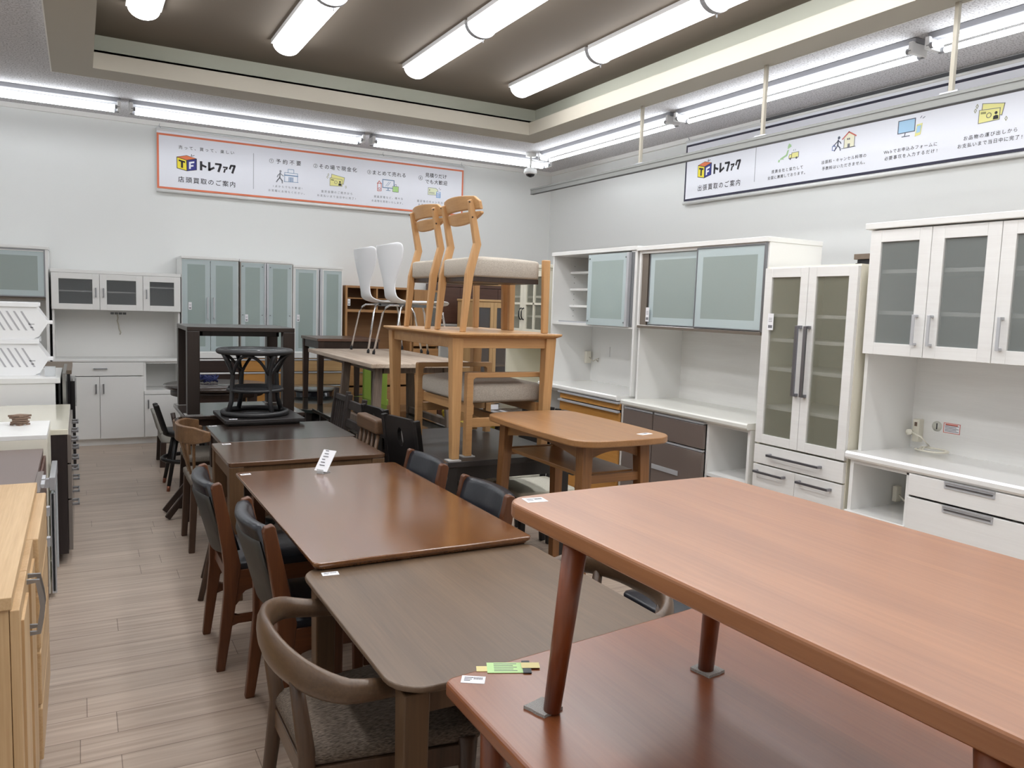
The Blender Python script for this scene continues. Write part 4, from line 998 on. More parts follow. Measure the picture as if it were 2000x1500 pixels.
t1 = table('dining_table', 'grey-brown dining table with rounded corners in front of the glossy teak table', (.578, 1.379), (1.515, 2.375), 0, .672, .028, BRN_T, BRN_Z, .062, .05, .03, 0, r=.085, bulge=(.0, .0), apron=(.06, .05, .21), ch=.02, bevel=.005)
sticker(t1, .655, 2.30, .672, .05, .03, -.1)
t2 = table('dining_table', 'long glossy teak dining table with four black leather chairs', (.612, 1.382), (2.325, 3.72), 0, .70, .026, TEAK_T, TEAK_Z, .055, .045, .06, 0, apron=(.06, .07), ch=.012, r=.02, bevel=.004)
sticker(t2, .648, 3.665, .70, .045, .025, .05)
t3 = table('dining_table', 'mid brown square-edged dining table behind the glossy teak table', (.617, 1.415), (3.94, 4.52), 0, .70, .022, MID_T, MID_Z, .07, .06, .004, 0, apron=(.07, .012), r=.02)
sticker(t3, .69, 4.47, .70, .045, .025, .05)
t4 = table('dining_table', 'dark brown dining table between the mid brown table and the rattan stand', (.672, 1.44), (4.525, 5.165), 0, .70, .024, DKB_T, DKB_Z, .065, .055, .02, 0, apron=(.07, .03), r=.02)
sticker(t4, .712, 5.13, .70, .045, .025, .05)
t = thing('side_table', 'small black square pedestal table under the rattan stand', 'table', (1.02, 5.315, 0))
B(t).prism(rrect(.772, 1.268, 5.065, 5.565, .012), .716, .74).build('tabletop', BLK_T, t, .004)
B(t).box(.8, 1.24, 5.1, 5.53, .702, .716).build('apron', BLK_Z, t)
B(t).tube([(1.02, 5.315, .03), (1.02, 5.315, .69)], .035, 14).build('pedestal', BLACK, t); B(t).lathe([(.11, 0), (.11, .012), (.05, .03)], 1.02, 5.315).build('base', BLACK, t)
sticker(t, .83, 5.115, .74, .05, .03)
t5 = thing('dining_table', 'dark brown dining table carrying the tall square table at the back left', 'table', (1.0, 5.945, 0))
B(t5).prism(rrect(.595, 1.40, 5.6, 6.29, .012), .674, .70).build('tabletop', DKB_T, t5, .004)
for x in (1.06, 1.18):
    for y in (5.75, 6.14): B(t5).bar((x, y, 0), (x, y, .674), .06, .06).build('leg', DKB_Z, t5, .003)
B(t5).box(.66, 1.34, 5.66, 6.23, .62, .674).build('apron', DKB_Z, t5)
sticker(t5, .70, 6.255, .70, .12, .03)
t = table('square_table', 'tall espresso square table standing on a dark brown dining table', (.622, 1.332), (5.64, 6.27), .70, 1.295, .03, ESP_T, ESP_Z, .08, .08, 0, 0, apron=(.035, .09), r=.004, bevel=.003)
for x in (.66, 1.29):
    for y in (5.68, 6.23): B(t).box(x - .055, x + .055, y - .05, y + .05, .7001, .7025).build('pad', FELT, t)
# rattan stand
r = thing('rattan_table', 'black rattan round table with glass top standing on a small square table', 'table', (1.0, 5.315, .74))
RAT = mat('black_rattan', (36, 36, 38), .45, 0, .15)
def ring(rad, z, n=40): return [(rad * math.cos(2 * PI * k / n), rad * math.sin(2 * PI * k / n), z) for k in range(n)]
LB().tube(ring(.225, .415), .018, 10, True).build('top_ring', RAT, r)
LB().lathe([(.22, .412), (.22, .428)], 0, 0, 40).build('glass_top', mat('dark_glass_top', (70, 76, 78), .04, 0, .5), r)
LB().tube(ring(.2, .017), .017, 10, True).build('base_ring', RAT, r)
LB().lathe([(.165, .165), (.17, .175), (.165, .185)], 0, 0, 40).build('woven_shelf', fabric('rattan_weave', (52, 52, 54), (26, 26, 28), 160), r)
LB().tube(ring(.168, .165), .012, 8, True).build('shelf_ring', RAT, r)
for k in range(4):
    a = 3.52 + k * PI / 2; c, s = math.cos(a), math.sin(a)
    LB().tube([(.195 * c, .195 * s, .02), (.17 * c, .17 * s, .1), (.165 * c, .165 * s, .2), (.16 * c, .16 * s, .27), (.19 * c, .19 * s, .35), (.222 * c, .222 * s, .4)], .015, 8).build('post', RAT, r)
    for sg in (-1, 1):
        P = []
        for j in range(7):
            u = j / 6; aa = a + sg * u * PI / 4; rr = .16 + .05 * u ** 1.2; P.append((rr * math.cos(aa), rr * math.sin(aa), .26 + .135 * math.sin(u * PI / 2)))
        LB().tube(P, .010, 8).build('arch', RAT, r)
t = thing('round_table', 'dark brown round table near the white cupboard at the back left', 'table', (1.1, 7.62, 0))
LB().lathe([(.44, .67), (.46, .68), (.46, .7)], 0, 0, 56).build('tabletop', DKB_T, t)
LB().lathe([(.40, .61), (.40, .67)], 0, 0, 48).build('apron', DKB_Z, t)
for a in (.8, 2.35, 3.95, 5.5): LB().bar((.37 * math.cos(a), .37 * math.sin(a), 0), (.36 * math.cos(a), .36 * math.sin(a), .65), .05, .05, .085, .085).build('leg', DKB_Z, t, .006)
r = thing('strap_bundle', 'bundle of navy blue straps on the dark round table', 'bundle', (1.04, 7.72, .7))
NAVY = mat('navy_strap', (30, 38, 84), .7)
for k in range(9):
    a = random.uniform(0, 6.28); P = [(.07 * math.cos(a + j * .7) * random.uniform(.5, 1.2), .04 * math.sin(a + j * .7), .012 + .02 * (j % 3) + .003 * k) for j in range(7)]
    LB().tube(P, .008, 6).build('strap', NAVY, r)
b = LB(); b.rings([[(-.17, -.05, 0), (-.05, -.05, .03), (-.05, .05, .03), (-.17, .05, 0)], [(-.17, -.05, .008), (-.05, -.05, .038), (-.05, .05, .038), (-.17, .05, .008)]]); b.build('flat_case', BLACK, r)
# black glass low tables and what stands on them
GLT = mat('black_glass_top', (42, 48, 46), .06, 0, .6)
t12 = table('low_glass_table', 'low black glass table under the walnut square table', (1.735, 2.6), (7.09, 8.11), 0, .50, .03, GLT, BLK_Z, .05, .05, .06, 0, r=.2, bevel=.003)
t13 = table('low_glass_table', 'low black glass table under the grey acacia table', (1.80, 2.74), (5.45, 7.0), 0, .54, .03, GLT, BLK_Z, .05, .05, .06, 0, r=.05, bevel=.003)
table('square_table', 'walnut brown table with tapered legs standing on a low glass table at the back', (1.98, 2.60), (7.47, 8.12), .50, 1.136, .028, wood('walnut_mid', (104, 76, 60), (84, 58, 46), 'X', .3, .2), DKB_Z, .06, .045, .01, 0, apron=(.075, .02), r=.006)
r = thing('round_stool', 'round black drum stool with glass top by the pale oak drawers', 'stool', (2.17, 8.36, 0))
LB().lathe([(.21, .0), (.22, .02), (.22, .55)], 0, 0, 40).build('drum', mat('gloss_black', 0), r); LB().lathe([(.225, .55), (.228, .565), (.225, .58)], 0, 0, 40).build('glass_top', mat('grey_glass_rim', (150, 156, 156), .08, 0, .4), r)
t10 = table('acacia_table', 'greyed acacia table carrying two white chairs with chrome legs', (1.85, 2.72), (5.5, 7.32), .54, 1.05, .032, GRW_T, GRW_Z, .075, .06, .05, .035, apron=(.05, .12), r=.015)
for o in [c for c in t10.children if c.name.startswith('leg')]: bpy.data.objects.remove(o)
for x, sx in ((1.945, -1), (2.50, 1)):
    for y, sy in ((5.62, -1), (6.40, 1)): B(t10).bar((x + sx * .03, y + sy * .03, .54), (x, y, 1.018), .07, .045, .06, .045).build('leg', GRW_Z, t10, .004)
for x in (1.925, 2.52): B(t10).beam((x, 5.6, .575), (x, 6.42, .575), .035, .05).build('stretcher', GRW_Z, t10, .003)
# black table with the honey oak table and the bench on it
t8 = table('dining_table', 'matt black dining table carrying the honey oak table and the upholstered bench', (1.615, 2.37), (3.61, 4.66), 0, .70, .03, BLK_T, BLK_Z, .07, .07, .005, 0, apron=(.075, .02), r=.006)
t7 = table('oak_table', 'honey oak table with two chairs on top standing on a black table', (1.612, 2.285), (3.59, 4.6), .706, 1.36, .024, OAK_T, OAK_Z, .062, .042, .03, -.012, apron=(.055, .045), r=.03, ch=.025, bevel=.003, am=OAK_X)
sticker(t7, 2.24, 3.64, 1.36, .05, .03)
SEATF = fabric('oatmeal_fabric', (194, 186, 174), (154, 146, 136), 420)
r = thing('upholstered_bench', 'oatmeal fabric bench with oak loop handles on the black table', 'bench', (2.02, 4.07, .706))
LB().cushion(-.235, .235, -.325, .325, .275, .375, .035, .022).build('seat_cushion', SEATF, r)
for s in (-1, 1):
    y = s * .345
    b = LB(); P = [(-.25, 0), (-.213, 0), (-.213, .405), (-.2, .415), (.2, .415), (.213, .405), (.213, 0), (.25, 0), (.25, .435), (.245, .442), (-.245, .442), (-.25, .435)]
    b.prism(P, y - .02, y + .02, 'Y'); b.build('end_frame', OAK_X, r, .003)
    LB().box(-.213, .213, y - .012, y + .012, .15, .2).build('stretcher', OAK_X, r, .003)
for x in (-.2, .2): LB().box(x - .012, x + .012, -.325, .325, .215, .27).build('side_rail', OAK_T, r, .003)
LB().box(-.02, .02, -.33, .33, .155, .195).build('stretcher', OAK_T, r, .003)
for x, y, lb in ((1.67, 3.645, 'under the front left leg of the honey oak table'), (1.79, 3.73, 'under the front left post of the bench'), (2.225, 3.645, 'under the front right leg of the honey oak table'), (2.25, 3.73, 'under the front right post of the bench')):
    o = thing('felt_pad', 'grey felt pad ' + lb, 'felt pad', (x, y, .70), 0, 'felt pads on the black table')
    LB().box(-.035, .035, -.03, .03, 0, .006).build('pad', FELT, o)
# old oak table with shelf
t = thing('shelf_table', 'old oak table with boat-shaped top and lower shelf beside the black table', 'table', (2.035, 3.115, 0))
P = rrect(1.80, 2.30, 2.67, 3.56, .09, 8, .02, .02)
b = B(t); b.prism(P, .925, .955); b.build('tabletop', OLD_T, t, .006, 3)
for x, sx in ((1.885, -1), (2.185, 1)):
    for y, sy in ((2.765, -1), (3.465, 1)):
        B(t).bar((x + sx * .03, y + sy * .035, 0), (x, y, .925), .038, .042, .052, .058).build('leg', OLD_Z, t, .003)
def arch_apron(a, c, h, e):
    return [(a, .925), (a, .925 - h)] + [(a + (c - a) * k / 12, .925 - h + e * math.sin(PI * k / 12)) for k in range(1, 12)] + [(c, .925 - h), (c, .925)]
for y in (2.765, 3.465): B(t).prism(arch_apron(1.9, 2.17, .07, .035), y - .01, y + .01, 'Y').build('apron', OLD_X, t)
for x in (1.885, 2.185): B(t).prism(arch_apron(2.79, 3.44, .07, .035), x - .01, x + .01, 'X').build('apron', OLD_T, t)
b = B(t); b.box(1.895, 2.175, 2.80, 3.43, .772, .79); b.build('shelf', OLD_T, t, .003)
for y in (2.76, 3.47): B(t).box(1.86, 2.21, y - .012, y + .012, .752, .79).build('shelf_rail', OLD_X, t, .003)
sticker(t, 2.20, 2.76, .955, .07, .035, .2)
t = thing('round_table', 'small dark brown round table with white price tag behind the black table', 'table', (3.06, 5.78, -.03))
LB().lathe([(.28, .66), (.3, .67), (.3, .69)], 0, 0, 48).build('tabletop', DKB_T, t); LB().tube([(0, 0, .03), (0, 0, .66)], .03, 14).build('pedestal', DKB_Z, t)
LB().lathe([(.2, 0), (.2, .015), (.04, .04)], 0, 0, 32).build('base', DKB_Z, t); LB().box(-.14, -.07, -.12, -.115, .69, .73).build('price_tag', PAPER, t)
r = thing('price_card', 'white price card leaning on a small stand on the glossy teak table', 'price card', (.965, 3.57, .70), -.95)
b = LB(); b.rings([[(-.036, 0, .012), (.036, 0, .012), (.036, .006, .014), (-.036, .006, .014)], [(-.036, .068, .1), (.036, .068, .1), (.036, .071, .098), (-.036, .071, .098)]]); 
b.mi = 1
for k in range(6):
    z = .035 + k * .012; y = .065 * (z - .012) / .086 - .002; b.box(-.018, .012 - .006 * (k % 3), y - .0006, y, z, z + .004)
b.build('card', [PAPER, GREYINK], r)
LB().box(-.018, .018, -.004, .05, 0, .004).box(-.018, .018, -.004, .0, 0, .02).build('stand', ACRYL, r)

# ------------------------------------------------------------------ chairs (local: facing +y, origin on the floor under the seat)
FACE_R, FACE_L = -PI / 2, PI / 2
def yz(b, P, x0, x1): return b.prism(P, x0, x1, 'X')
WLG = wood('walnut_leg', (86, 64, 47), (62, 45, 33), 'Z', .4)
def chair_teak(label, loc, rz, group):
    r = thing('leather_chair', label, 'chair', loc, rz, group)
    for s in (-1, 1):
        x0, x1 = (s * .2 - .016, s * .2 + .016)
        P = [(-.245, 0), (-.212, 0), (-.165, .30), (-.15, .43), (-.165, .50), (-.222, .765), (-.232, .772), (-.256, .765), (-.262, .75), (-.222, .5), (-.215, .43), (-.215, .32)]
        yz(LB(), P, x0, x1).build('leg', TEAK_Z, r, .004)
        yz(LB(), [(.175, 0), (.21, 0), (.215, .41), (.165, .41)], x0, x1).build('leg', TEAK_Z, r, .004)
        A = [(-.175, .26), (-.155, .285)] + [(-.155 + .05 * (1 - math.cos(a)), .285 + .045 * math.sin(a)) for a in (.5, 1.0, 1.5)] + [(.11, .33), (.15, .31), (.172, .27), (.172, .41), (-.155, .41)]
        yz(LB(), A, x0 + .003, x1 - .003).build('side_rail', TEAK_Y, r, .002)
        A = [(-.205, .155), (-.19, .18), (-.16, .19), (.15, .19), (.18, .205), (.18, .235), (.15, .222), (-.16, .222), (-.19, .235), (-.195, .235)]
        yz(LB(), A, x0 + .004, x1 - .004).build('stretcher', TEAK_Y, r, .002)
    for q in ((-.195, -.175, .345, .39), (.18, .2, .35, .4)): LB().box(-.184, .184, *q).build('cross_rail', TEAK_Y, r, .002)
    LB().cushion(-.205, .205, -.185, .225, .40, .44, .022, .012).build('seat', LEATHER, r)
    def section(x, y_off, zlo, zhi, t0, t1):
        bow = -.035 * (1 - (x / .19) ** 2)
        def yy(z): return -.175 - .078 * (z - .48) / .28 + bow + y_off
        zr = zhi - .02
        P = [(yy(zlo) + t0, zlo), (yy(zlo) + t0 + t1, zlo + .01), (yy(.6) + t0 + t1, .6), (yy(zr) + t0 + t1, zr), (yy(zr) + t0 + t1 * .75, zhi - .004), (yy(zr) + t0 + t1 * .4, zhi), (yy(zr) + t0, zhi - .006), (yy(zr) + t0 - .002, zr), (yy(.6) + t0, .6)]
        return [(x, a, z) for a, z in P]
    xs = [-.182 + .364 * k / 12 for k in range(13)]
    b = LB(); b.smooth = True; b.rings([section(x, 0, .475, .765, -.022, .05) for x in xs]); b.build('backrest', LEATHER, r)
    b = LB(); b.smooth = True; b.rings([section(x, -.002, .46 + .02 * (x / .18) ** 2, .715, -.03, .012) for x in xs]); b.build('back_cover', VINYL, r)
    return r
g = 'black leather chairs round the teak table'
chair_teak('black leather and teak chair on the aisle side of the teak table, farther one', (.70, 3.42, 0), FACE_R, g)
chair_teak('black leather and teak chair on the aisle side of the teak table, nearer one', (.765, 2.755, 0), FACE_R, g)
chair_teak('black leather and teak chair right of the teak table, farther one', (1.215, 3.476, 0), FACE_L, g)
chair_teak('black leather and teak chair right of the teak table, next to the stacked tables', (1.215, 2.836, 0), FACE_L, g)

def chair_arm(label, loc, rz, group):
    r = thing('armchair', label, 'chair', loc, rz, group)
    W = wood('walnut_bent', (98, 75, 54), (70, 52, 37), 'X', .38, .15)
    n = 24; pts = []; sec = []
    for k in range(n + 1):
        u = -1 + 2 * k / n; a = abs(u)
        th = u * 1.92; x = .272 * math.sin(th) / (1 if a < .82 else 1); 
        if a <= .8: x = .272 * math.sin(u / .8 * PI / 2); y = -.225 * math.cos(u / .8 * PI / 2) - .02
        else: x = math.copysign(.272 - .012 * (a - .8) / .2, u); y = -.02 + .13 * (a - .8) / .2 - .1
        if a <= .8: y = -.12 + (-.135) * math.cos(u / .8 * PI / 2)
        z = .658 - .052 * a ** 1.6
        c = max(0, 1 - a * 1.05); hh = .024 + .028 * c; ww = .022 - .005 * c
        if a > .95: hh *= .92
        pts.append((x, y, z)); m = 12
        sec.append([(ww * math.cos(2 * PI * j / m), hh * math.sin(2 * PI * j / m)) for j in range(m)])
    LB().sweep(pts, sec, smooth=True).build('arm_rail', W, r, 0)
    for s in (-1, 1):
        LB().tube([(s * .185, -.235, 0), (s * .16, -.195, .42), (s * .168, -.226, .628)], [.015, .022, .016], 12).build('leg', WLG, r)
        LB().tube([(s * .235, .2, 0), (s * .225, .19, .42)], [.015, .023], 12).build('leg', WLG, r)
        LB().beam((s * .165, -.18, .375), (s * .222, .19, .375), .022, .055).build('side_rail', WLG, r, .003)
    LB().beam((-.155, -.195, .375), (.155, -.195, .375), .022, .055).build('rear_rail', W, r, .003)
    LB().beam((-.22, .19, .375), (.22, .19, .375), .022, .055).build('front_rail', W, r, .003)
    b = LB(); b.smooth = True
    def tr(i, z): return [(sx * ((.172 if sy < 0 else .235) - i), (-.205 + i) if sy < 0 else (.225 - i), z) for sx, sy in ((-1, -1), (1, -1), (1, 1), (-1, 1))]
    b.rings([tr(.012, .40), tr(0, .412), tr(0, .43), tr(.012, .445), tr(.05, .452), tr(.1, .454)]); o = b.build('seat', fabric('brown_tweed', (116, 104, 92), (62, 54, 48), 420, 'Y'), r, .006)
    return r
g = 'walnut armchairs round the grey-brown table'
chair_arm('walnut armchair with curved arm rail and brown tweed seat in the foreground', (.648, 1.925, 0), FACE_R, g)
chair_arm('walnut armchair with curved rail on the right of the grey-brown table', (1.295, 1.95, 0.0), FACE_L, g)

def chair_bent(label, loc, rz, w, ztop, band, wm, sm, nsl, seat_z=.43):
    r = thing('bent_back_chair', label, 'chair', loc, rz)
    n = 18; P = []
    for k in range(n + 1):
        a = -1 + 2 * k / n; th = a * 1.15
        P.append((w * math.sin(th) / math.sin(1.15), -.25 + .15 * (1 - math.cos(th)) / (1 - math.cos(1.15)), ztop - band / 2))
    sec = [[(-.012, -band / 2 * f), (.012, -band / 2 * f), (.012, band / 2 * f), (-.012, band / 2 * f)] for f in [min(1, .55 + .15 * min(k, n - k)) for k in range(n + 1)]]
    LB().sweep(P, sec).build('back_band', wm[0], r, .006)
    for s in (-1, 1):
        LB().bar((s * .19, -.195, 0), (s * .175, -.175, seat_z - .03), .03, .034, .036, .04).build('leg', wm[1], r, .004)
        LB().bar((s * .19, .19, 0), (s * .18, .18, seat_z - .03), .03, .034, .036, .04).build('leg', wm[1], r, .004)
    for k in range(nsl):
        x = (-1 + 2 * k / (nsl - 1)); xb = x * w * .72; th = math.asin(max(-1, min(1, xb / w * math.sin(1.15)))); yb = -.25 + .15 * (1 - math.cos(th)) / (1 - math.cos(1.15))
        LB().bar((x * .13, -.17, seat_z - .03), (xb, yb + .006, ztop - band * .6), .026, .016, .03, .014).build('slat', wm[0], r, .003)
    LB().box(-.18, .18, -.185, .185, seat_z - .06, seat_z - .03).build('seat_frame', wm[1], r, .003)
    LB().cushion(-.205, .205, -.2, .215, seat_z - .03, seat_z + .01, .02, .012).build('seat', sm, r)
    return r
TW = fabric('stone_fabric', (140, 132, 122), (104, 96, 88), 350)
chair_bent('brown chair with wide bent back band and slats beside the dark brown table', (.745, 5.02, 0), FACE_R, .265, .745, .1, (wood('bent_oak_brown', (130, 98, 68), (94, 68, 46), 'X', .35, .2), wood('chair_brown', (84, 62, 48), (62, 44, 34), 'Z', .4)), TW, 4)
c8 = chair_bent('small brown chair with rounded back and knob posts behind the bent back chair', (.80, 5.72, 0), FACE_R, .2, .66, .07, (wood('bent_oak_brown', 0, 0, 'X'), DKB_Z), TW, 3)
for s in (-1, 1):
    LB().tube([(s * .13, -.235, .6), (s * .13, -.25, .69)], [.014, .016], 10).build('knob', DKB_Z, c8)
    LB().beam((s * .1, -.31, .012), (s * .08, -.06, .34), .03, .035).build('splayed_leg', DKB_Z, c8, .002)

def chair_frame(label, loc, rz, W, seat_m, top, rails=(), slats=0, sl=(.5, .7), w=.19, seat_z=.43, lw=.03, panel=None, group=None, lean=.05, hole=False, name='dining_chair', knob=0.0):
    r = thing(name, label, 'chair', loc, rz, group)
    def yb(z): return -.19 - lean * max(0, z - seat_z) / (top - seat_z)
    for s in (-1, 1):
        LB().sweep([(s * w, -.205, 0), (s * w, -.185, seat_z * .6), (s * w, -.19, seat_z), (s * w, yb(top), top + knob)], [(-lw / 2, -lw * .55), (lw / 2, -lw * .55), (lw / 2, lw * .55), (-lw / 2, lw * .55)], (0, 1, 0)).build('leg', W, r, .004)
        LB().bar((s * w, .19, 0), (s * w, .185, seat_z - .02), lw, lw, lw * 1.15, lw * 1.15).build('leg', W, r, .003)
    LB().box(-w, w, -.19, .19, seat_z - .075, seat_z - .025).build('seat_frame', W, r, .003)
    LB().cushion(-w - .012, w + .012, -.175, .215, seat_z - .025, seat_z + .012, .02, .01).build('seat', seat_m, r)
    for z0, z1 in rails: LB().rings([[(-w, yb(z0) - .012, z0), (w, yb(z0) - .012, z0), (w, yb(z0) + .012, z0), (-w, yb(z0) + .012, z0)], [(-w, yb(z1) - .012, z1), (w, yb(z1) - .012, z1), (w, yb(z1) + .012, z1), (-w, yb(z1) + .012, z1)]]).build('back_rail', W, r, .004)
    for k in range(slats):
        x = -w + 2 * w * (k + 1) / (slats + 1); LB().bar((x, yb(sl[0]), sl[0]), (x, yb(sl[1]), sl[1]), .022, .014).build('slat', W, r, .002)
    if panel:
        z0, z1 = panel
        def q(x, z, o): return (x, yb(z) + o, z)
        cols = [-w - .015, -.05, .05, w + .015] if hole else [-w - .015, w + .015]
        if hole:
            zc = z0 + (z1 - z0) * .70; n = 16; el = [(.028 * math.cos(2 * PI * k / n), zc + .055 * math.sin(2 * PI * k / n)) for k in range(n)]
            out = []
            for k in range(n):
                a = 2 * PI * k / n; c, s_ = math.cos(a), math.sin(a)
                hx, hz0, hz1 = w + .015, zc - z0, z1 - zc
                tt = min(hx / abs(c) if abs(c) > 1e-6 else 9, (hz1 if s_ > 0 else hz0) / abs(s_) if abs(s_) > 1e-6 else 9); out.append((c * tt, zc + s_ * tt))
            b = LB(); V = [[b.v(q(x, z, o)) for x, z in L] for L, o in ((el, -.012), (out, -.012), (out, .012), (el, .012))]
            for i in range(4):
                A, C = V[i], V[(i + 1) % 4]
                for k in range(n): b.f([A[k], A[(k + 1) % n], C[(k + 1) % n], C[k]])
            b.build('back_panel', W, r)
        else:
            b = LB(); b.rings([[q(-w - .015, z0, -.012), q(w + .015, z0, -.012), q(w + .015, z0, .012), q(-w - .015, z0, .012)], [q(-w - .015, z1, -.012), q(w + .015, z1, -.012), q(w + .015, z1, .012), q(-w - .015, z1, .012)]]); b.build('back_panel', W, r, .004)
    return r
CRM = fabric('cream_seat', (226, 222, 208), (200, 196, 180), 300)
CBK = wood('black_chair', (30, 27, 27), (20, 18, 18), 'Z', .45)
CDK = wood('dark_chair', (58, 50, 47), (42, 36, 34), 'Z', .45)
g = 'black panel-back chairs round the black table'
chair_frame('black chair with oval hole in its panel back, left of the black table, nearer one', (1.80, 4.14, 0), FACE_R + .2, CBK, CRM, .87, panel=(.5, .87), hole=True, group=g, w=.165, lean=.07)
chair_frame('black chair with panel back, left of the black table, farther one', (1.945, 4.97, 0), FACE_R + .12, CBK, CRM, .815, panel=(.48, .815), hole=True, group=g, w=.165, lean=.07)
chair_frame('black chair with cream seat on the cabinet side of the black table, nearer one', (2.40, 4.02, 0), FACE_L, CBK, CRM, .87, panel=(.5, .87), hole=True, group=g, w=.165)
chair_frame('black chair with cream seat on the cabinet side of the black table, farther one', (2.40, 4.43, 0), FACE_L, CBK, CRM, .87, panel=(.5, .87), hole=True, group=g, w=.165)
chair_frame('dark ladder-back chair with two flat rails right of the rattan stand', (1.45, 5.31, 0), FACE_L, CDK, TW, .80, rails=((.735, .795), (.61, .665)), w=.165, knob=.035)
chair_frame('dark slat-back chair behind the ladder-back chair', (1.48, 5.76, 0), FACE_L, CDK, TW, .81, rails=((.76, .80), (.5, .53)), slats=5, sl=(.5, .78), w=.15, knob=.03)
# chair with block top rail and round spindles
r = thing('spindle_chair', 'brown spindle-back chair with thick block top rail by the mid brown table', 'chair', (1.29, 4.50, 0), FACE_L)
WS = wood('spindle_brown', (114, 86, 62), (80, 58, 42), 'X', .45); WSZ = wood('spindle_brown', (114, 86, 62), (80, 58, 42), 'Z', .45)
LB().box(-.18, .18, -.26, -.195, .735, .82).build('top_rail', WS, r, .014, 3)
for k in range(5): x = -.15 + .075 * k; LB().tube([(x, -.17, .43), (x, -.225, .745)], .011, 10).build('spindle', WSZ, r)
for sx in (-1, 1):
    for sy in (-1, 1): LB().tube([(sx * .165, sy * .19, 0), (sx * .14, sy * .15, .41)], [.014, .018], 10).build('leg', WSZ, r)
LB().prism(rrect(-.175, .175, -.2, .2, .06), .41, .44).build('seat', WS, r, .008)
# round stool
r = thing('round_stool', 'brown round wooden stool under the aisle side of the mid brown table', 'stool', (.70, 4.175, 0))
LB().lathe([(.17, .39), (.19, .40), (.19, .425), (.175, .435), (.05, .432)], 0, 0, 40).build('seat', WS, r)
for a in (.6, 2.2, 3.75, 5.3): LB().tube([(.245 * math.cos(a), .245 * math.sin(a), 0), (.12 * math.cos(a), .12 * math.sin(a), .395)], [.014, .019], 12).build('leg', wood('chair_brown', 0, 0, 'Z'), r)
# black high stool with foot ring and copper tips
r = thing('bar_stool', 'black stool with foot ring and copper leg tips on the aisle side', 'stool', (.735, 6.62, 0))
COP = mat('copper_tip', (150, 96, 76), .35, .6)
for a in (.785, 2.356, 3.927, 5.498):
    c, s = math.cos(a), math.sin(a)
    LB().tube([(.225 * c, .225 * s, .04), (.13 * c, .13 * s, .42)], [.014, .019], 12).build('leg', CBK, r); LB().tube([(.233 * c, .233 * s, 0), (.225 * c, .225 * s, .04)], [.012, .0142], 12).build('leg_tip', COP, r)
LB().tube(ring(.19, .225), .016, 10, True).build('foot_ring', CBK, r)
LB().lathe([(.17, .41), (.185, .42), (.185, .445), (.17, .455)], 0, 0, 36).build('seat', CBK, r)
for y in (-.1, .02): LB().beam((-.17, y, .44), (-.24, y - .02, .665), .045, .03).build('back_post', CBK, r, .008)
# low grey lounge chair
r = thing('lounge_chair', 'low grey upholstered chair behind the black stool', 'chair', (.80, 7.58, 0), FACE_R)
GF = fabric('pale_grey_fabric', (176, 174, 166), (148, 146, 138), 350)
LB().cushion(-.2, .2, -.2, .2, .21, .30, .03, .015).build('seat', GF, r)
for s in (-1, 1): LB().bar((s * .18, -.19, 0), (s * .18, -.18, .22), .04, .045).build('leg', DKB_Z, r, .003); LB().bar((s * .18, .18, 0), (s * .18, .18, .22), .04, .045).build('leg', DKB_Z, r, .003)
b = LB(); b.smooth = True; b.rings([[(-.17, -.21 - .05 * k, .29 + .19 * k), (.17, -.21 - .05 * k, .29 + .19 * k), (.17, -.165 - .05 * k, .29 + .19 * k), (-.17, -.165 - .05 * k, .29 + .19 * k)] for k in (0, .5, 1)]); b.build('backrest', GF, r, .012)
# lime chair
r = thing('lime_chair', 'lime green upholstered chair behind the grey acacia table legs', 'chair', (2.80, 8.36, 0), 0)
LIME = fabric('lime_fabric', (150, 176, 84), (130, 158, 66), 350)
b = LB(); P = rrect(-.135, .135, .30, .81, .045); b.prism(P, -.2, -.15, 'Y'); b.build('backrest', LIME, r, .015, 3)
LB().cushion(-.17, .17, -.17, .2, .36, .44, .03, .012).build('seat', LIME, r)
for sx in (-1, 1):
    for sy in (-1, 1): LB().tube([(sx * .15, sy * .16, 0), (sx * .13, sy * .13, .37)], .012, 10).build('leg', BLACK, r)
# yellow shell chair
r = thing('yellow_chair', 'yellow plastic chair behind the black table', 'chair', (3.02, 6.25, 0), 0.3)
YP = mat('yellow_plastic', (214, 188, 60), .4)
LB().cushion(-.2, .2, -.2, .2, .42, .45, .03, .0).build('seat', YP, r)
LB().tube([(.2 * math.cos(a), .05 + .2 * math.sin(a), .56) for a in [PI * k / 12 for k in range(13)]], .016, 8).build('back_rail', YP, r)
for sx in (-1, 1):
    LB().tube([(sx * .17, .13, .44), (sx * .17, .17, .56)], .012, 8).build('post', YP, r)
    for sy in (-1, 1): LB().tube([(sx * .18, sy * .18, 0), (sx * .15, sy * .15, .43)], .012, 8).build('leg', ALU, r)
# square stool with black leather seat
r = thing('oak_stool', 'oak stool with black leather seat seen below the stacked red tables', 'stool', (1.97, 2.12, 0))
LB().cushion(-.2, .2, -.2, .2, .4, .45, .025, .012).build('seat', LEATHER, r)
LB().box(-.19, .19, -.19, .19, .35, .4).build('seat_frame', DKB_Z, r, .003)
for sx in (-1, 1):
    for sy in (-1, 1): LB().bar((sx * .17, sy * .17, 0), (sx * .17, sy * .17, .35), .04, .04).build('leg', OLD_Z, r, .003)

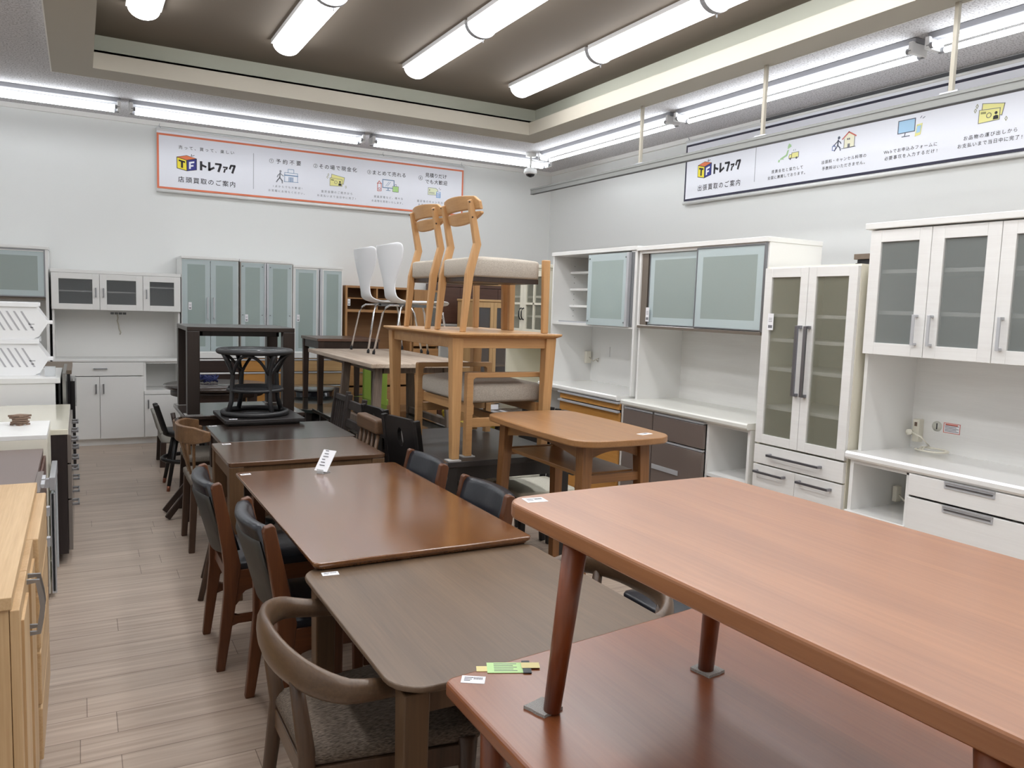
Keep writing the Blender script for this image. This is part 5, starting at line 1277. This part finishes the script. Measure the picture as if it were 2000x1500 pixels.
# two oak chairs standing on the honey oak table
def chair_light(label, loc, group):
    r = thing('oak_chair', label, 'chair', loc, FACE_R, group)
    for s in (-1, 1):
        P = [(-.25, 0), (-.225, 0), (-.188, .30), (-.15, .45), (-.2, .665), (-.213, .676), (-.228, .668), (-.188, .455), (-.23, .30)]
        yz(LB(), P, s * .165 - .015, s * .165 + .015).build('leg', OAK_Z, r, .004)
        LB().bar((s * .192, .238, 0), (s * .192, .232, .392), .028, .034, .03, .042).build('leg', OAK_Z, r, .005)
    LB().cushion(-.175, .175, -.215, .215, .285, .385, .03, .014).build('seat', SEATF, r)
    LB().box(-.165, .165, -.2, .205, .262, .288).build('seat_frame', DKB_Z, r, .002)
    def bow(x): return .038 * (x / .21) ** 2
    def board(zlo, zhi, f, n=14):
        R = []
        for k in range(n + 1):
            x = -.215 + .43 * k / n; u = abs(x) / .215
            a, c = f(u); yy = lambda z: -.168 - .055 * max(0, (z - .45)) / .22 + bow(x)
            R.append([(x, yy(a) - .009, a), (x, yy(a) + .009, a), (x, yy(c) + .009, c), (x, yy(c) - .009, c)])
        return LB().rings(R)
    board(0, 0, lambda u: (.626, .70 - .012 * u ** 2 - (.022 if u > .98 else 0.0))).build('back_board', OAK_X, r, .004)
    board(0, 0, lambda u: (.553 + .052 * u ** 2.6, .616)).build('back_board', OAK_X, r, .004)
    for s in (-1, 1):
        for z, y in ((.66, -.225), (.585, -.206)): LB().tube([(s * .1808, y, z), (s * .1795, y, z)], .005, 8).build('screw_cap', DKB_Z, r)
    return r
g = 'oak chairs on the honey oak table'
chair_light('honey oak chair with fabric seat on the oak table, nearer one', (1.967, 3.86, 1.361), g)
chair_light('honey oak chair with fabric seat on the oak table, farther one', (1.955, 4.30, 1.361), g)

# white shell chairs with chrome legs on the acacia table
def chair_shell(label, loc, group):
    r = thing('shell_chair', label, 'chair', loc, FACE_R, group)
    st = [(.27, .43, .13), (.262, .45, .18), (.2, .462, .225), (.08, .452, .235), (-.05, .445, .225), (-.14, .45, .185), (-.195, .478, .15), (-.222, .53, .13), (-.232, .60, .13), (-.238, .67, .185), (-.248, .75, .262), (-.258, .83, .308), (-.268, .895, .325), (-.272, .922, .30), (-.274, .932, .24)]
    b = LB(); b.smooth = True; n = 10; V = []
    for (y, z, hw) in st:
        row = []
        for k in range(n + 1):
            u = -1 + 2 * k / n; d = u * u
            if z > .5: row.append(b.v((u * hw, y + .045 * d * (hw / .26), z - (.012 * (1 - d) if z > .91 else 0))))
            else: row.append(b.v((u * hw, y, z + .012 * d)))
        V.append(row)
    for i in range(len(V) - 1):
        for k in range(n): b.f([V[i][k], V[i][k + 1], V[i + 1][k + 1], V[i + 1][k]])
    o = b.build('shell', mat('white_shell', (236, 237, 240), .3, 0, .3), r)
    s = o.modifiers.new('solid', 'SOLIDIFY'); s.thickness = .011; s.offset = 0
    s = o.modifiers.new('sub', 'SUBSURF'); s.levels = 1; s.render_levels = 2
    for sy in (-1, 1):
        for sx in (-1, 1):
            LB().tube([(sx * .245, sy * .25, .02), (sx * .2, sy * .19, .36), (sx * .185, sy * .17, .405), (sx * .15, sy * .145, .425), (sx * .06, sy * .07, .43)], .0085, 10).build('leg', CHROME, r)
            LB().tube([(sx * .2465, sy * .252, .003), (sx * .244, sy * .249, .03)], .012, 10).build('leg_cap', RUBBER, r)
    LB().box(-.1, .1, -.09, .09, .415, .44).build('mount', STEEL, r)
    return r
g = 'white shell chairs on the acacia table'
chair_shell('white shell chair with chrome legs on the acacia table, farther left one', (2.46, 6.90, 1.05), g)
chair_shell('white shell chair with chrome legs on the acacia table, nearer the oak chairs', (2.46, 6.26, 1.05), g)
